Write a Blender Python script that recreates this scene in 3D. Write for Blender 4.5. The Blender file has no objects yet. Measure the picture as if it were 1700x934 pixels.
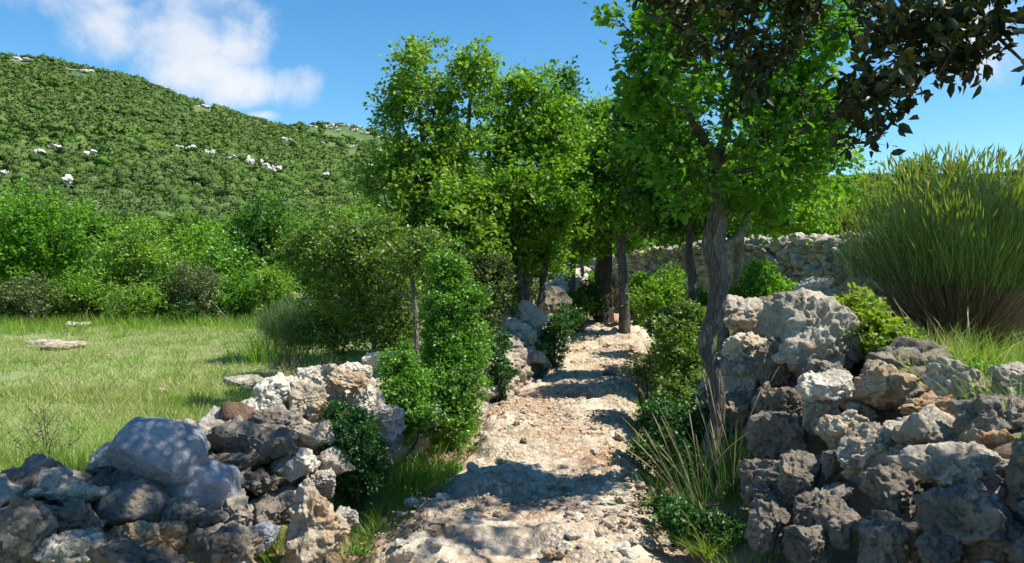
import bpy, math, random
import numpy as np
from mathutils import Vector
R = math.radians
F = 1321.0                    # focal length in photograph pixels (1700 wide)
SC = bpy.context.scene
COL = SC.collection
# ------------------------------------------------------------------ camera
cam_d = bpy.data.cameras.new('camera'); cam = bpy.data.objects.new('camera', cam_d); COL.objects.link(cam)
cam_d.sensor_width = 36; cam_d.lens = 36*F/1700; cam_d.clip_end = 6000; cam_d.clip_start = .05
cam.location = (0, 0, 1.6); cam.rotation_euler = (R(90)-math.atan(27/F), 0, 0)
SC.camera = cam
# ------------------------------------------------------------------ light
SUN_AZ, SUN_EL = 98, 57      # degrees clockwise from +Y, above horizon
sd = bpy.data.lights.new('sun', 'SUN'); sd.energy = 5.0; sd.angle = R(.53); sd.color = (1, .945, .85)
so = bpy.data.objects.new('sun', sd); COL.objects.link(so)
sv = Vector((math.cos(R(SUN_EL))*math.sin(R(SUN_AZ)), math.cos(R(SUN_EL))*math.cos(R(SUN_AZ)), math.sin(R(SUN_EL))))
so.rotation_euler = (-sv).to_track_quat('-Z', 'Y').to_euler(); so.location = (8, -3, 15)

def nd(nt, t, **k):
    n = nt.nodes.new(t)
    for a, b in k.items(): setattr(n, a, b)
    return n
def mth(nt, op, a, b=None, clamp=False):
    n = nt.nodes.new('ShaderNodeMath'); n.operation = op; n.use_clamp = clamp
    for i, v in enumerate((a, b)):
        if v is None: continue
        if isinstance(v, (int, float)): n.inputs[i].default_value = v
        else: nt.links.new(v, n.inputs[i])
    return n.outputs[0]
def maprange(nt, v, a, b, c=0., d=1., smooth=True):
    n = nt.nodes.new('ShaderNodeMapRange')
    if smooth: n.interpolation_type = 'SMOOTHSTEP'
    nt.links.new(v, n.inputs[0])
    for i, x in zip((1, 2, 3, 4), (a, b, c, d)): n.inputs[i].default_value = x
    return n.outputs[0]
def mix(nt, f, a, b):
    n = nt.nodes.new('ShaderNodeMix'); n.data_type = 'RGBA'
    for i, v in ((0, f), (6, a), (7, b)):
        if isinstance(v, tuple): n.inputs[i].default_value = (*v, 1)
        elif isinstance(v, (int, float)): n.inputs[i].default_value = v
        else: nt.links.new(v, n.inputs[i])
    return n.outputs[2]
def noise(nt, vec, scale, detail=4, rough=.55, dist=0., out=0):
    n = nt.nodes.new('ShaderNodeTexNoise'); n.inputs['Scale'].default_value = scale
    n.inputs['Detail'].default_value = detail; n.inputs['Roughness'].default_value = rough; n.inputs['Distortion'].default_value = dist
    if vec is not None: nt.links.new(vec, n.inputs['Vector'])
    return n.outputs[out]

w = bpy.data.worlds.new('World'); SC.world = w; w.use_nodes = True
nt = w.node_tree; nt.nodes.clear()
sky = nd(nt, 'ShaderNodeTexSky', sky_type='NISHITA'); sky.sun_disc = False
sky.sun_elevation = R(SUN_EL); sky.sun_rotation = R(SUN_AZ); sky.altitude = 900; sky.air_density = 1.15; sky.dust_density = .1; sky.ozone_density = 1.6
hs = nd(nt, 'ShaderNodeHueSaturation'); hs.inputs['Saturation'].default_value = 1.28; hs.inputs['Value'].default_value = 1.08
nt.links.new(sky.outputs[0], hs.inputs['Color'])
tn = nd(nt, 'ShaderNodeMix', data_type='RGBA', blend_type='MULTIPLY'); tn.inputs[0].default_value = 1; nt.links.new(hs.outputs[0], tn.inputs[6]); tn.inputs[7].default_value = (1.0, 1.33, 1.40, 1)
tc = nd(nt, 'ShaderNodeTexCoord'); sp = nd(nt, 'ShaderNodeSeparateXYZ'); nt.links.new(tc.outputs['Generated'], sp.inputs[0])
yy = mth(nt, 'MAXIMUM', sp.outputs[1], .02)
u = mth(nt, 'DIVIDE', sp.outputs[0], yy); v = mth(nt, 'DIVIDE', sp.outputs[2], yy)
dirn = tc.outputs['Generated']
n1 = noise(nt, dirn, 9, 8, .6, .3); n2 = noise(nt, dirn, 5, 5, .6)
acc = None
for (cx, cy, rx, ry, st) in [(150,-30,115,75,1.),(210,40,110,60,.95),(300,60,95,75,1.),(330,-10,100,60,.95),(405,60,65,75,.9),(330,120,90,45,.95),(405,140,90,38,1.),(490,145,58,40,1.),
        (442,193,30,10,.8),(1610,70,110,75,.9),(1480,110,110,50,.6),(1730,40,100,60,.6),(-400,-160,260,90,.9),(-900,60,300,60,.8),(2100,-100,260,100,.9),(900,-520,300,120,.8),(940,180,60,14,.35),(700,150,60,10,.2),(-200,-700,400,160,.9),(1800,-800,400,200,.9)]:
    du = mth(nt, 'MULTIPLY', mth(nt, 'SUBTRACT', u, (cx-850)/F), F/rx); dv = mth(nt, 'MULTIPLY', mth(nt, 'SUBTRACT', v, (440-cy)/F), F/ry)
    d2 = mth(nt, 'ADD', mth(nt, 'MULTIPLY', du, du), mth(nt, 'MULTIPLY', dv, dv))
    f = mth(nt, 'MULTIPLY', mth(nt, 'SUBTRACT', 1.15, mth(nt, 'MULTIPLY', d2, .62)), st)
    acc = f if acc is None else mth(nt, 'MAXIMUM', acc, f)
dens = mth(nt, 'ADD', acc, mth(nt, 'MULTIPLY', mth(nt, 'SUBTRACT', n1, .5), 2.9))
mask = maprange(nt, dens, .24, 1.4, 0, 1)
mask = mth(nt, 'MULTIPLY', mask, mth(nt, 'GREATER_THAN', sp.outputs[1], .03))
ccol = mix(nt, maprange(nt, n2, .3, .7), (6.6, 7.2, 8.2), (8.4, 8.5, 8.8))
skyc = mix(nt, mask, tn.outputs[2], ccol)
bg = nd(nt, 'ShaderNodeBackground'); bg.inputs[1].default_value = .073
nt.links.new(skyc, bg.inputs[0]); wo = nd(nt, 'ShaderNodeOutputWorld'); nt.links.new(bg.outputs[0], wo.inputs[0])
# ------------------------------------------------------------------ exposure and renderer
SC.view_settings.view_transform = 'Standard'; SC.view_settings.look = 'None'; SC.view_settings.exposure = .67; SC.view_settings.gamma = 1
cy = SC.cycles
SC.render.engine = 'CYCLES'
cy.max_bounces = 5; cy.diffuse_bounces = 2; cy.glossy_bounces = 2; cy.transmission_bounces = 3; cy.transparent_max_bounces = 4
cy.use_denoising = True; cy.sample_clamp_indirect = 5; cy.sample_clamp_direct = 2.6; cy.caustics_reflective = False; cy.caustics_refractive = False
cy.use_adaptive_sampling = True; cy.adaptive_threshold = .015

# ------------------------------------------------------------------ noise in numpy
def _h(ix, iy, iz, s):
    h = ix.astype(np.uint32)*np.uint32(374761393) + iy.astype(np.uint32)*np.uint32(668265263) + iz.astype(np.uint32)*np.uint32(2147483629) + np.uint32((int(s)*1274126177) & 0xffffffff)
    h ^= h >> np.uint32(13); h *= np.uint32(1274126177); h ^= h >> np.uint32(15); h *= np.uint32(2246822519); h ^= h >> np.uint32(16)
    return (h & np.uint32(0xffffff))*np.float32(1/0xffffff)
def _h3(ix, iy, iz, s):
    h = ix.astype(np.uint32)*np.uint32(374761393) + iy.astype(np.uint32)*np.uint32(668265263) + iz.astype(np.uint32)*np.uint32(2147483629) + np.uint32((int(s)*1274126177) & 0xffffffff)
    h ^= h >> np.uint32(13); h *= np.uint32(1274126177); h ^= h >> np.uint32(15); h *= np.uint32(2246822519); h ^= h >> np.uint32(16)
    m = np.uint32(1023); k = np.float32(1/1023)
    return (h & m)*k, ((h >> np.uint32(10)) & m)*k, ((h >> np.uint32(20)) & m)*k, (h & np.uint32(255))*np.float32(1/255)
def vnoise(p, s=0):
    p = np.asarray(p, float); i = np.floor(p); f = p-i; f = f*f*f*(f*(f*6-15)+10); i = i.astype(np.int32); r = 0
    for a in (0, 1):
        for b in (0, 1):
            for c in (0, 1):
                r = r + _h(i[:, 0]+a, i[:, 1]+b, i[:, 2]+c, s)*(f[:, 0] if a else 1-f[:, 0])*(f[:, 1] if b else 1-f[:, 1])*(f[:, 2] if c else 1-f[:, 2])
    return r*2-1
def fbm(p, o=4, s=0, g=.5):
    r = 0; a = 1; q = np.asarray(p, float)
    for k in range(o): r = r+a*vnoise(q+17.3*k, s+k); a *= g; q = q*2.03
    return r
def ridged(p, o=3, s=0):
    r = 0; a = 1; q = np.asarray(p, float)
    for k in range(o): r = r+a*(1-np.abs(vnoise(q+9.1*k, s+k))*2); a *= .5; q = q*2.1
    return r
def worley(p, s=0):
    p = np.asarray(p, float); fl = np.floor(p); I0, I1, I2 = fl.astype(np.int32).T; g0, g1, g2 = (p-fl).T.astype(np.float32); f1 = np.full(len(p), 9., np.float32); f2 = f1.copy()
    for a in (-1, 0, 1):
        for b in (-1, 0, 1):
            for c in (-1, 0, 1):
                h0, h1, h2, _r = _h3(I0+a, I1+b, I2+c, s)
                d = np.sqrt((h0+(a-g0))**2+(h1+(b-g1))**2+(h2+(c-g2))**2); f2 = np.minimum(f2, np.maximum(f1, d)); f1 = np.minimum(f1, d)
    return f1, f2
def cellrand(p, s=0):
    p = np.asarray(p, float); fl = np.floor(p); I0, I1, I2 = fl.astype(np.int32).T; g0, g1, g2 = (p-fl).T.astype(np.float32); f1 = np.full(len(p), 9., np.float32); r = np.zeros(len(p), np.float32)
    for a in (-1, 0, 1):
        for b in (-1, 0, 1):
            for c in (-1, 0, 1):
                h0, h1, h2, r_ = _h3(I0+a, I1+b, I2+c, s)
                d = (h0+(a-g0))**2+(h1+(b-g1))**2+(h2+(c-g2))**2; m_ = d < f1; r = np.where(m_, r_, r); f1 = np.where(m_, d, f1)
    return r
def sst(a, b, x): t = np.clip((x-a)/(b-a), 0, 1); return t*t*(3-2*t)
def xy0(x, y, k=1.): return np.stack([np.asarray(x, float)*k, np.asarray(y, float)*k, np.zeros_like(np.asarray(x, float))], 1)

# ------------------------------------------------------------------ objects
def mk(name, V, FA, mats, parent=None, smooth=True, midx=None):
    """V (n,3); FA list of (m,k) int arrays of k-gons -> one linked mesh object"""
    me = bpy.data.meshes.new(name)
    V = np.asarray(V, np.float32); me.vertices.add(len(V)); me.vertices.foreach_set('co', V.ravel())
    FA = [np.asarray(f, np.int32) for f in FA if len(f)]
    li = np.concatenate([f.ravel() for f in FA]); ks = np.concatenate([np.full(len(f), f.shape[1]) for f in FA])
    st = np.concatenate([[0], np.cumsum(ks)[:-1]]).astype(np.int32)
    me.loops.add(len(li)); me.loops.foreach_set('vertex_index', li)
    me.polygons.add(len(ks)); me.polygons.foreach_set('loop_start', st)
    me.update(calc_edges=True)
    if smooth: me.polygons.foreach_set('use_smooth', np.ones(len(ks), bool))
    if midx is not None: me.polygons.foreach_set('material_index', np.asarray(midx, np.int32))
    for m in (mats if isinstance(mats, (list, tuple)) else [mats]): me.materials.append(m)
    o = bpy.data.objects.new(name, me); COL.objects.link(o)
    if parent is not None: o.parent = parent
    return o
def tag(o, label=None, cat=None, group=None, kind=None):
    for k, v in (('label', label), ('category', cat), ('group', group), ('kind', kind)):
        if v: o[k] = v
    return o
def root(name, loc, label, cat, group=None, kind=None):
    o = bpy.data.objects.new(name, None); COL.objects.link(o); o.location = loc; o.empty_display_size = .2
    return tag(o, label, cat, group, kind)
def P(px, py, d):
    """world point seen at photograph pixel (px,py) at forward distance d"""
    return np.array([(px-850)/F*d, d, 1.6+(440-py)/F*d])
def unit(v): return v/np.maximum(np.linalg.norm(v, axis=-1, keepdims=True), 1e-9)

# ------------------------------------------------------------------ materials
def newmat(name):
    m = bpy.data.materials.new(name); m.use_nodes = True; m.node_tree.nodes.clear(); return m, m.node_tree
def out(nt, sh):
    o = nt.nodes.new('ShaderNodeOutputMaterial'); nt.links.new(sh, o.inputs[0])
def bump(nt, h, strength, dist=.02):
    b = nt.nodes.new('ShaderNodeBump'); b.inputs['Strength'].default_value = strength; b.inputs['Distance'].default_value = dist
    nt.links.new(h, b.inputs['Height']); return b.outputs[0]
def leafmat(name, c1, c2, c3=None, tr=.4, gloss=.35, rough=.5, f3=.12, sc=1.3, tsat=(1.45, 1.4, .5)):
    """leaf material: colour varies leaf by leaf and slowly over the plant; part of the light passes through"""
    m, nt = newmat(name)
    g = nd(nt, 'ShaderNodeNewGeometry'); tcn = nd(nt, 'ShaderNodeTexCoord')
    col = mix(nt, mth(nt, 'ADD', mth(nt, 'MULTIPLY', g.outputs['Random Per Island'], .65), mth(nt, 'MULTIPLY', maprange(nt, noise(nt, tcn.outputs['Object'], sc, 3), .35, .65), .35)), c1, c2)
    if c3:
        r3 = mth(nt, 'FRACT', mth(nt, 'MULTIPLY', g.outputs['Random Per Island'], 37.7))
        col = mix(nt, mth(nt, 'LESS_THAN', r3, f3), col, c3)
    df = nd(nt, 'ShaderNodeBsdfDiffuse'); nt.links.new(col, df.inputs[0])
    t = nd(nt, 'ShaderNodeBsdfTranslucent'); mm = nd(nt, 'ShaderNodeMix', data_type='RGBA', blend_type='MULTIPLY')
    mm.inputs[0].default_value = 1; nt.links.new(col, mm.inputs[6]); mm.inputs[7].default_value = (*tsat, 1); nt.links.new(mm.outputs[2], t.inputs[0])
    a = nd(nt, 'ShaderNodeMixShader'); a.inputs[0].default_value = tr; nt.links.new(df.outputs[0], a.inputs[1]); nt.links.new(t.outputs[0], a.inputs[2])
    gl = nd(nt, 'ShaderNodeBsdfGlossy'); gl.inputs['Roughness'].default_value = rough; gl.inputs['Color'].default_value = (1, 1, 1, 1)
    b = nd(nt, 'ShaderNodeMixShader'); b.inputs[0].default_value = gloss*.09; nt.links.new(a.outputs[0], b.inputs[1]); nt.links.new(gl.outputs[0], b.inputs[2])
    out(nt, b.outputs[0]); return m
def rockmat(name, pale, grey, dark, tan, tanf=.25, darkf=.5, k=1., stain=.5, bs=1.):
    m, nt = newmat(name)
    tcn = nd(nt, 'ShaderNodeTexCoord'); oi = nd(nt, 'ShaderNodeObjectInfo'); g = nd(nt, 'ShaderNodeNewGeometry')
    va = nd(nt, 'ShaderNodeVectorMath', operation='ADD'); nt.links.new(tcn.outputs['Object'], va.inputs[0]); 
    cr = nd(nt, 'ShaderNodeCombineXYZ'); 
    for i in range(3): nt.links.new(mth(nt, 'MULTIPLY', mth(nt, 'ADD', oi.outputs['Random'], g.outputs['Random Per Island']), 31.+7*i), cr.inputs[i])
    nt.links.new(cr.outputs[0], va.inputs[1]); vec = va.outputs[0]
    rnd = mth(nt, 'FRACT', mth(nt, 'ADD', mth(nt, 'MULTIPLY', oi.outputs['Random'], 13.7), g.outputs['Random Per Island']))
    col = mix(nt, maprange(nt, noise(nt, vec, 4*k, 6, .65), .38, .62), pale, grey)
    tm = mth(nt, 'MULTIPLY', maprange(nt, noise(nt, vec, 3.1*k, 5, .6, .6), .5, .62), stain)
    tm = mth(nt, 'ADD', tm, mth(nt, 'LESS_THAN', rnd, tanf), True)
    col = mix(nt, mth(nt, 'MULTIPLY', tm, maprange(nt, noise(nt, vec, 9*k, 4), .3, .6)), col, tan)
    lich = mth(nt, 'MULTIPLY', maprange(nt, noise(nt, vec, 14*k, 6, .72, .4), .52, .64), darkf)
    col = mix(nt, lich, col, dark)
    sp_ = maprange(nt, noise(nt, vec, 60*k, 3, .7), .56, .68)
    col = mix(nt, mth(nt, 'MULTIPLY', sp_, .55), col, dark)
    p = nd(nt, 'ShaderNodeBsdfPrincipled'); p.inputs['Roughness'].default_value = .93; p.inputs['Specular IOR Level'].default_value = .25
    nt.links.new(col, p.inputs['Base Color'])
    h = mth(nt, 'ADD', mth(nt, 'MULTIPLY', noise(nt, vec, 22*k, 8, .7), 1.), mth(nt, 'MULTIPLY', noise(nt, vec, 80*k, 4, .7), .35))
    vo = nd(nt, 'ShaderNodeTexVoronoi'); vo.inputs['Scale'].default_value = 26*k; nt.links.new(vec, vo.inputs['Vector'])
    h = mth(nt, 'ADD', h, mth(nt, 'MULTIPLY', maprange(nt, vo.outputs[0], .0, .45), .35))
    nt.links.new(bump(nt, h, .9*bs, .035), p.inputs['Normal']); out(nt, p.outputs[0]); return m
M = {}
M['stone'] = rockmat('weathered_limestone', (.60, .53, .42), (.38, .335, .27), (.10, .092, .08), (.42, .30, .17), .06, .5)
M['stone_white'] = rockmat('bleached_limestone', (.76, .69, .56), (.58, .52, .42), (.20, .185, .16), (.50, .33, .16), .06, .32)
M['stone_grey_shade'] = rockmat('grey_limestone_shade', (.33, .285, .225), (.18, .155, .125), (.05, .045, .038), (.34, .24, .14), .04, .6)  # grey weathered limestone, darkened further so the colour carries the wall shade
M['stone_tan'] = rockmat('iron_stained_limestone', (.60, .50, .37), (.44, .36, .26), (.13, .10, .07), (.46, .27, .12), .12, .35, stain=.8)
M['stone_brown'] = rockmat('dark_brown_stone', (.20, .13, .08), (.13, .085, .055), (.05, .035, .025), (.30, .13, .04), .2, .5)
M['boulder'] = rockmat('smooth_grey_limestone', (.35, .36, .385), (.25, .26, .285), (.14, .15, .17), (.27, .26, .25), .0, .5, 1.1, .15, .7)  # grey limestone with a slight blue of sky-lit shade in the colour
M['cliff'] = rockmat('white_cliff_limestone', (.62, .60, .55), (.44, .42, .38), (.20, .19, .17), (.55, .45, .3), .0, .3, .05)
def barkmat(name, a, b, k=1.):
    m, nt = newmat(name); tcn = nd(nt, 'ShaderNodeTexCoord'); mp = nd(nt, 'ShaderNodeMapping'); mp.inputs['Scale'].default_value = (1, 1, .22)
    nt.links.new(tcn.outputs['Object'], mp.inputs[0]); vec = mp.outputs[0]
    vo = nd(nt, 'ShaderNodeTexVoronoi', feature='DISTANCE_TO_EDGE'); vo.inputs['Scale'].default_value = 42*k; nt.links.new(vec, vo.inputs['Vector'])
    n = noise(nt, vec, 30*k, 6, .7); cr = maprange(nt, vo.outputs[0], 0, .3)
    col = mix(nt, maprange(nt, n, .3, .68), a, b)
    col = mix(nt, maprange(nt, noise(nt, tcn.outputs['Object'], 7, 4), .5, .66), col, tuple(x*1.35 for x in b))
    col = mix(nt, mth(nt, 'MULTIPLY', mth(nt, 'SUBTRACT', 1., cr), .6), col, tuple(x*.45 for x in a))
    p = nd(nt, 'ShaderNodeBsdfPrincipled'); p.inputs['Roughness'].default_value = .9; p.inputs['Specular IOR Level'].default_value = .2; nt.links.new(col, p.inputs['Base Color'])
    nt.links.new(bump(nt, mth(nt, 'ADD', mth(nt, 'MULTIPLY', cr, .8), n), 1., .012), p.inputs['Normal']); out(nt, p.outputs[0]); return m
M['bark'] = barkmat('oak_bark', (.085, .074, .062), (.20, .18, .155))
M['bark_dark'] = barkmat('dark_bark', (.06, .048, .04), (.11, .09, .075))
M['bark_pale'] = barkmat('pale_bark', (.22, .19, .16), (.36, .32, .27))
M['twig'] = barkmat('twig_bark', (.10, .08, .06), (.17, .14, .11))
M['oak'] = leafmat('downy_oak_leaves', (.085, .215, .014), (.185, .365, .026), (.27, .44, .08), .48, .22)
M['oak_front'] = leafmat('front_oak_leaves', (.050, .175, .012), (.125, .31, .020), (.18, .37, .045), .5, .22)  # leaf green of the slender front oak
M['oak_yellow'] = leafmat('young_oak_leaves', (.105, .235, .018), (.22, .385, .04), (.34, .46, .14), .42, .2)
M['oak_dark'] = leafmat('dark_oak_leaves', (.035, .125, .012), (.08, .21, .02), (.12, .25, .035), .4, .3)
M['holm'] = leafmat('backlit_holm_oak_leaves', (.018, .030, .008), (.036, .050, .014), (.07, .062, .028), .15, .25, .4)  # leaf colour darkened so the sprays look backlit
M['oak_olive'] = leafmat('olive_young_oak_leaves', (.070, .160, .018), (.17, .29, .042), (.32, .42, .14), .42, .3)
M['box'] = leafmat('boxwood_leaves', (.075, .22, .014), (.16, .36, .024), (.24, .42, .06), .4, .4)
M['box_shade'] = leafmat('shaded_boxwood_leaves', (.018, .085, .012), (.045, .15, .018), (.07, .2, .03), .3, .4)  # boxwood green with the canopy shade darkened into it
M['shrub_olive'] = leafmat('olive_shrub_leaves', (.07, .115, .03), (.14, .19, .06), (.22, .25, .12), .35, .3)
M['shrub_lime'] = leafmat('lime_shrub_leaves', (.13, .24, .02), (.26, .37, .03), (.38, .42, .08), .5, .35)
M['bright'] = leafmat('bright_green_leaves', (.075, .22, .014), (.15, .35, .022), (.2, .38, .04), .5, .25)
M['maquis'] = leafmat('maquis_leaves', (.045, .105, .016), (.095, .185, .028), (.15, .22, .06), .3, .15)
M['broom'] = leafmat('broom_stems', (.040, .10, .030), (.095, .185, .05), (.20, .26, .08), .15, .35)
M['broom_tip'] = leafmat('broom_seed_spikes', (.26, .36, .05), (.42, .50, .12), (.52, .52, .24), .35, .3)
M['broom_wood'] = leafmat('broom_dry_twigs', (.12, .075, .045), (.27, .18, .12), None, .0, .2)
M['grass'] = leafmat('meadow_grass', (.17, .27, .06), (.29, .40, .11), (.56, .52, .30), .4, .12, f3=.2, sc=.35)
M['grass_bright'] = leafmat('lush_grass', (.13, .26, .03), (.26, .40, .05), (.34, .38, .1), .45, .25, f3=.08)
M['grass_dry'] = leafmat('dry_grass', (.34, .28, .14), (.55, .48, .29), (.2, .24, .06), .3, .2)
M['grass_blue'] = leafmat('feather_grass', (.05, .13, .035), (.11, .22, .06), (.45, .42, .28), .35, .3, f3=.1)
# ------------------------------------------------------------------ terrain
_yc = np.array([-60, 0, 4.3, 6, 9, 11, 13, 16, 18, 22, 30, 60, 200.]); _xc = np.array([0, 0, .02, .20, .55, .98, 1.28, 2.10, 2.25, 2.2, 2.6, 4, 10.])
_yz = np.array([-60, 8, 11, 13, 16, 18, 22, 30, 60, 130, 400, 3000.]); _zz = np.array([0, 0, .08, .18, .50, .72, 1.0, 1.5, 3., 6., 8., 8.])
def xc(y): return np.interp(y, _yc, _xc)
_fx = np.array([-60, 2.5, 3.7, 4.5, 5.8, 7.5, 9, 10.5]); _ff = np.array([1.0, 1.12, 1.22, 1.38, 1.65, 2.0, 2.35, 2.8])
def foot(y): return np.interp(y, _fx, _ff)
def ground(x, y):
    x = np.asarray(x, float); y = np.asarray(y, float); z = np.interp(y, _yz, _zz); c = xc(y)
    zl = np.interp(y, [-60, 5, 22, 30, 60, 130, 400, 3000], [.2, .2, .22, .6, 2.4, 6, 8, 8])
    l = sst(.9, 2.6, c-x); z = z*(1-l)+zl*l
    near = sst(foot(y)+.6, foot(y)+.95, x)*.78*(1-sst(8.5, 10.5, y))
    far = sst(.9, 3.2, x-c)*.85*sst(8.5, 11.5, y)*(1-sst(40, 90, y))
    bank = sst(.95, 1.5, x-c)*.08
    n = fbm(xy0(x.ravel(), y.ravel(), .35), 3, 5).reshape(x.shape)*.05
    n2 = fbm(xy0(x.ravel(), y.ravel(), 2.2), 3, 8).reshape(x.shape)*.022
    return z+near+far+bank+n+n2
def G(x, y): return float(ground(np.array([x]), np.array([y]))[0])
def grid(xs, ys):
    X, Y = np.meshgrid(xs, ys); n, m = X.shape; i = np.arange(n*m).reshape(n, m)
    f = np.stack([i[:-1, :-1], i[:-1, 1:], i[1:, 1:], i[1:, :-1]], -1).reshape(-1, 4); return X.ravel(), Y.ravel(), f
def warp(lo, hi, step, far, k=1.12):
    a = list(np.arange(lo, hi+1e-6, step)); s = step
    while a[-1] < far: s *= k; a.append(a[-1]+s)
    s = step; b = []
    q = lo
    while q > -far: s *= k; q -= s; b.append(q)
    return np.array(b[::-1]+a)
X, Y, f = grid(warp(-14, 7, .12, 2600), warp(1, 24, .12, 2600))
on = (np.abs(X-xc(Y)) < 1.05) & (Y > -8) & (Y < 30)
Z = ground(X, Y)-.16*on
m, nt = newmat('meadow_soil'); g = nd(nt, 'ShaderNodeTexCoord'); vec = g.outputs['Object']
c = mix(nt, maprange(nt, noise(nt, vec, .7, 5, .6), .38, .62), (.19, .26, .07), (.29, .33, .13))
c = mix(nt, maprange(nt, noise(nt, vec, 1.7, 6, .65, .5), .54, .66), c, (.34, .29, .16))
c = mix(nt, maprange(nt, noise(nt, vec, 14, 5, .7), .5, .72), c, (.14, .12, .07))
at = nd(nt, 'ShaderNodeAttribute', attribute_name='soil'); c = mix(nt, maprange(nt, mth(nt, 'ADD', at.outputs['Fac'], mth(nt, 'MULTIPLY', mth(nt, 'SUBTRACT', noise(nt, vec, 3, 5, .6), .5), 1.2)), .35, .65), c, mix(nt, noise(nt, vec, 9, 5, .7), (.20, .12, .07), (.42, .31, .20)))
p = nd(nt, 'ShaderNodeBsdfPrincipled'); p.inputs['Roughness'].default_value = 1; nt.links.new(c, p.inputs['Base Color'])
nt.links.new(bump(nt, noise(nt, vec, 18, 6, .7), .8, .05), p.inputs['Normal']); out(nt, p.outputs[0]); M['soil'] = m
go = tag(mk('ground', np.stack([X, Y, Z], 1), [f], m), kind='structure')
at = go.data.attributes.new('soil', 'FLOAT', 'POINT'); at.data.foreach_set('value', (np.maximum(np.exp(-np.clip(np.abs(X-xc(Y))-1.15, 0, 9)/.45), 1.*(X > xc(Y))*(X < foot(Y)+1.)*(Y < 9.5))*(Y > -9)*(Y < 32)).astype(np.float32))
# path: worn bedrock, ledges and rubble
ts = np.linspace(-1.35, 1.35, 110); ys = np.concatenate([np.arange(1.6, 9, .022), np.arange(9, 14, .04), np.arange(14, 30, .09)])
T, Y, f = grid(ts, ys); X = xc(Y)+T*(.97+.10*vnoise(xy0(Y*0, Y, .8), 3))
q = xy0(X, Y)
def path_z(X, Y, T):
    q = xy0(X, Y); z = ground(X, Y)
    e = 1-sst(.62, 1.12, np.abs(T)+.16*fbm(q*2.1, 3, 31))
    wv = fbm(q*1.3, 4, 11)
    led = fbm(q*np.array([1.5, 2.6, 1])+q[:, [1, 0, 2]]*np.array([-.5, .6, 0])+wv[:, None]*.5, 3, 12)*2.6; st = np.floor(led); fr = led-st; led = (st+sst(.55, .98, fr))*.036*sst(-.5, .2, fbm(q*.8, 2, 19))
    f1, f2 = worley(q*np.array([4.2, 5.5, 1])+wv[:, None]*.6, 4); cob = sst(.02, .25, f2-f1)*.034*sst(-.1, .45, fbm(q*1.1, 2, 77))
    g1, g2 = worley(q*15+wv[:, None], 9); grav = sst(0, .5, g2-g1)*.011*sst(-.1, .5, fbm(q*.9, 3, 61))
    h = .035+np.clip(led+.02, -.06, .10)+cob+grav+wv*.03+fbm(q*14, 3, 21)*.007
    return z-.11*(1-e)+h*e-.05*(1-e)
Z = path_z(X, Y, T)
m, nt = newmat('rubble_path'); g = nd(nt, 'ShaderNodeTexCoord'); vec = g.outputs['Object']
c = mix(nt, maprange(nt, noise(nt, vec, 1.6, 6, .62), .4, .6), (.60, .475, .32), (.72, .61, .45))
c = mix(nt, maprange(nt, noise(nt, vec, 5.5, 6, .68, .4), .46, .62), c, (.40, .33, .25))
c = mix(nt, mth(nt, 'MULTIPLY', maprange(nt, noise(nt, vec, .9, 4, .6, .8), .48, .62), .8), c, (.40, .225, .115))
vo = nd(nt, 'ShaderNodeTexVoronoi'); vo.inputs['Scale'].default_value = 34; nt.links.new(vec, vo.inputs['Vector'])
c = mix(nt, mth(nt, 'MULTIPLY', mth(nt, 'MULTIPLY', maprange(nt, vo.outputs[0], .25, .55), .5), maprange(nt, noise(nt, vec, 1.9, 3), .42, .58)), c, (.30, .21, .13))
vs = nd(nt, 'ShaderNodeSeparateColor'); nt.links.new(vo.outputs['Color'], vs.inputs[0])
c = mix(nt, mth(nt, 'MULTIPLY', maprange(nt, vs.outputs[0], .6, .95), .6), c, (.74, .66, .54))
p = nd(nt, 'ShaderNodeBsdfPrincipled'); p.inputs['Roughness'].default_value = .95; p.inputs['Specular IOR Level'].default_value = .2; nt.links.new(c, p.inputs['Base Color'])
h = mth(nt, 'SUBTRACT', mth(nt, 'ADD', noise(nt, vec, 24, 8, .72), mth(nt, 'MULTIPLY', noise(nt, vec, 6, 6, .7), 1.6)), mth(nt, 'MULTIPLY', vo.outputs[0], mth(nt, 'MULTIPLY', maprange(nt, noise(nt, vec, 1.9, 3), .42, .58), .8)))
nt.links.new(bump(nt, h, .85, .03), p.inputs['Normal']); out(nt, p.outputs[0])
tag(mk('path', np.stack([X, Y, Z], 1), [f], m), kind='structure')
def PG(x, y):
    c = float(xc(y)); t = (x-c)/.97
    if abs(t) > 1.3 or y < 1.6 or y > 30: return G(x, y)
    return max(G(x, y)-.14, float(path_z(np.array([x]), np.array([y]), np.array([t]))[0]))

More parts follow.
